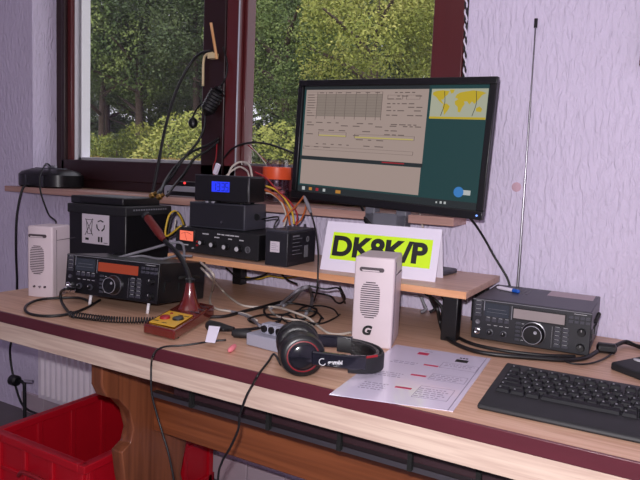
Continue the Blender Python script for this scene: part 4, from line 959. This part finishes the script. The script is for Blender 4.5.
# right of the shelf
cable('power_lead', [Y(430, 296, 1.40), Y(437, 308, 1.34), Z(440, 322, D+.03), Z(445, 336, zd+.004), Z(456, 344, zd+.001), Z(475, 351, zd+.001), Z(500, 355, zd+.001), Z(535, 358, zd+.001), Z(565, 360, zd+.001), Z(585, 358, zd+.002), Z(597, 351.5, D+.012)], .0046, 'cable', 'thick black power lead sweeping before the right transceiver, front one')
cable('power_lead', [Y(425, 293, 1.42), Y(441, 306, 1.42), Z(443, 322, D+.02), Z(452, 333, zd+.001), Z(470, 343, zd+.001), Z(500, 350, zd+.001), Z(540, 355, zd+.001), Z(575, 356.5, zd+.001)], .0040, 'cable', 'thick black power lead sweeping before the right transceiver, rear one')
cable('power_lead', [Z(615, 346, D+.012), Z(624, 342.5, D+.009), Z(634, 345, D+.006), Z(645, 349, zd+.001), Z(665, 352, zd+.001)], .0042, 'cable', 'black cable leaving the ferrite lump towards the right, lower one')
cable('power_lead', [Z(615, 345, D+.014), Z(626, 341, D+.014), Z(636, 345, D+.010), Z(650, 348, D+.010), Z(668, 350, zd+.001)], .0030, 'cable', 'black cable leaving the ferrite lump towards the right, upper one')
cable('thin_lead', [Z(615, 349, D+.008), Z(610, 355, zd), Z(600, 360.5, zd), Z(586, 364, zd), Z(570, 363, zd), Z(556, 357, zd)], .0020, 'cable', 'thin black lead bowing on the desk before the right transceiver')
cable('video_cable', [Y(440, 292, 1.50), Y(448, 300, 1.50), Y(462, 285, 1.52), Y(472, 290, 1.50), Y(478, 299, 1.47)], .0055, 'cable', 'thick black cable behind the right shelf leg')
cable('monitor_cable', [Y(468, 216, 1.53), Y(475, 224, 1.55), Y(484, 238, 1.585), Y(494, 256, 1.60), Y(502, 269, 1.60), Y(508, 280, 1.60), Y(512, 296, 1.60), Y(514, 318, 1.59)], .0032, 'cable', 'black cable running down the wall right of the monitor')
for (a, b, l) in ((Y(361, 206, 1.52), Y(372, 229, 1.50), 'left black video plug hanging below the monitor'), (Y(367, 208, 1.53), Y(379, 229, 1.51), 'right black video plug hanging below the monitor')):
    tag(MB().lathe(a, b-a, [(.004, 0), (.004, (b-a).length*.45), (.011, (b-a).length*.5), (.011, (b-a).length*.85), (.008, (b-a).length)], 10).build('video_plug', 'cable', smooth='a'), l, 'plug')
cable('pale_cable', [Y(419, 211, 1.53), Y(422, 224, 1.52), Y(425, 238, 1.50)], .003, 'cablew', 'pale cable hanging at the right side of the monitor stand')
for (px, l, m_) in ((424, 'pale cable end hanging under the shelf, left one', 'cableg'), (433, 'black cable end hanging under the shelf beside the leg', 'cable')):
    cable('hanging_cable', [Y(px-3, 297, 1.45), Y(px, 304, 1.45), Y(px+2, 309, 1.45), Y(px-3, 312, 1.45)], .004, m_, l)
cable('red_wire', [Y(248, 145, 1.69), Y(258, 154, 1.66), Y(268, 163, 1.60), Y(273, 170, 1.56)], .0020, 'cabler', 'thin red wire crossing the window left of the orange collar')
cable('white_wire', [Y(250, 146, 1.69), Y(257, 153, 1.66), Y(265, 163, 1.60), Y(268, 170, 1.56)], .0020, 'cablew', 'thin white wire beside the red one left of the orange collar')

# ------------------------------------------------------------------ under the desk
rad = thing('radiator', (-2.13, 1.525, .175), 0, 'pale ribbed panel radiator on the wall below the window, left under the desk', 'radiator')
mb = MB(); n = 12; wdt = .41; pts = []
for k in range(n):
    x = .012+k*(wdt-.024)/n; p_ = (wdt-.024)/n
    mb.prism([(x+p_*.12, 0, .02), (x+p_*.3, -.014, .02), (x+p_*.7, -.014, .02), (x+p_*.88, 0, .02)], (0, 0, .39))
mb.box(0, wdt, 0, .012, 0, .43); mb.build('front_panel', 'rad', rad, bev=.001)
B(0, wdt, .045, .057, 0, .43).build('rear_panel', 'rad', rad)
mb = MB(); mb.box(-.002, .0, 0, .057, 0, .43); mb.box(wdt, wdt+.002, 0, .057, 0, .43); mb.build('side_cover', 'rad', rad)
B(0, wdt, 0, .057, .43, .434).build('top_grille', 'rad', rad)
v_ = thing('radiator_valve', Y(19, 379, 1.53), 0, 'dark thermostat valve and pipe left of the radiator', 'valve')
MB().lathe((-.02, -.02, 0), (1, 0, 0), [(.018, 0), (.022, .005), (.022, .035), (.016, .042)], 14).build('valve_head', 'black', v_, smooth='a')
b_ = Vector(v_.location)
MB().tube([(.02, -.01, 0), (.045, -.01, -.005), (.05, -.01, -.03), (.05, -.01, FZ-b_.z)], .007, 8).build('pipe', 'blackm', v_, smooth=True)
MB().cyl((.04, -.005, .0), (.075, .01, .0), .008, 10).build('pipe_stub', 'chrome', v_)

def crate(loc, W, L, H, label, rz=0, group=None):
    t = thing('plastic_crate', loc, rz, label, 'crate', group)
    th = .012
    mb = MB(); mb.box(.012, W-.012, .012, L-.012, 0, .008)
    mb.build('crate_floor', 'red', t)
    def wall(p0, p1, nm):
        p0 = Vector(p0); p1 = Vector(p1); d = (p1-p0).normalized(); nn = Vector((-d.y, d.x, 0)); ln = (p1-p0).length; mt_ = Matrix(((d.x, nn.x, 0, p0.x), (d.y, nn.y, 0, p0.y), (0, 0, 1, 0), (0, 0, 0, 1)))
        mb = MB().box(0, ln, .008, .014, .0, H, mt_); mb.box(.0205 if 'end' in nm else -.006, ln-.0205 if 'end' in nm else ln+.006, -.006, .020, H-.022, H, mt_); mb.box(0, ln, 0, .008, 0, .03, mt_)
        k = max(2, int(ln/.13))
        for i in range(k+1): x = .015+(ln-.045)*i/k; mb.box(x, x+.018, .0, .019, .002, H-.01, mt_)
        mb.box(0, ln, .003, .012, H-.11, H-.10, mt_)
        return mb.build(nm, 'red', t, bev=.002)
    wall((0, 0, 0), (W, 0, 0), 'end_wall'); wall((W, 0, 0), (W, L, 0), 'side_wall'); wall((W, L, 0), (0, L, 0), 'end_wall'); wall((0, L, 0), (0, 0, 0), 'side_wall')
    mb = MB().tube([(W*.32, -.004, H*.62), (W*.40, -.012, H*.70), (W*.60, -.012, H*.70), (W*.68, -.004, H*.62)], .006, 8); mb.build('handle', 'cabler', t, smooth=True)
    return t
crate((-1.68, 1.05, FZ), .40, .54, .27, 'large red plastic crate under the desk, left of the brown trestle')

# ------------------------------------------------------------------ light
w = bpy.data.worlds.new('overcast sky'); SC.world = w; w.use_nodes = True
bg = w.node_tree.nodes['Background']; bg.inputs[0].default_value = (.88, .86, .98, 1); bg.inputs[1].default_value = 1.35
def light(name, kind, loc, energy, col=(1, 1, 1), **k):
    l = bpy.data.lights.new(name, kind); l.energy = energy; l.color = col
    for a, b in k.items(): setattr(l, a, b)
    o = bpy.data.objects.new(name, l); o.location = loc; COL.objects.link(o); return o
s = light('sun', 'SUN', (0, -10, 20), 1.4, (1, .95, .85), angle=rd(15)); s.rotation_euler = (rd(38), 0, rd(20))
light('camera_flash', 'POINT', EYE+rt*(-.015)-dn*.055-fw*.01, 64, (1.0, .955, .98), shadow_soft_size=.012)
c = light('ambient_fill', 'AREA', (-.8, -.4, CZ-.03), 3.5, (1, .92, .90), size=1.2)  # added soft fill for ambient light, no fixture modelled
SC.view_settings.view_transform = 'Standard'; SC.view_settings.look = 'None'
SC.view_settings.exposure = 0; SC.view_settings.gamma = 1; SC.view_settings.use_curve_mapping = False
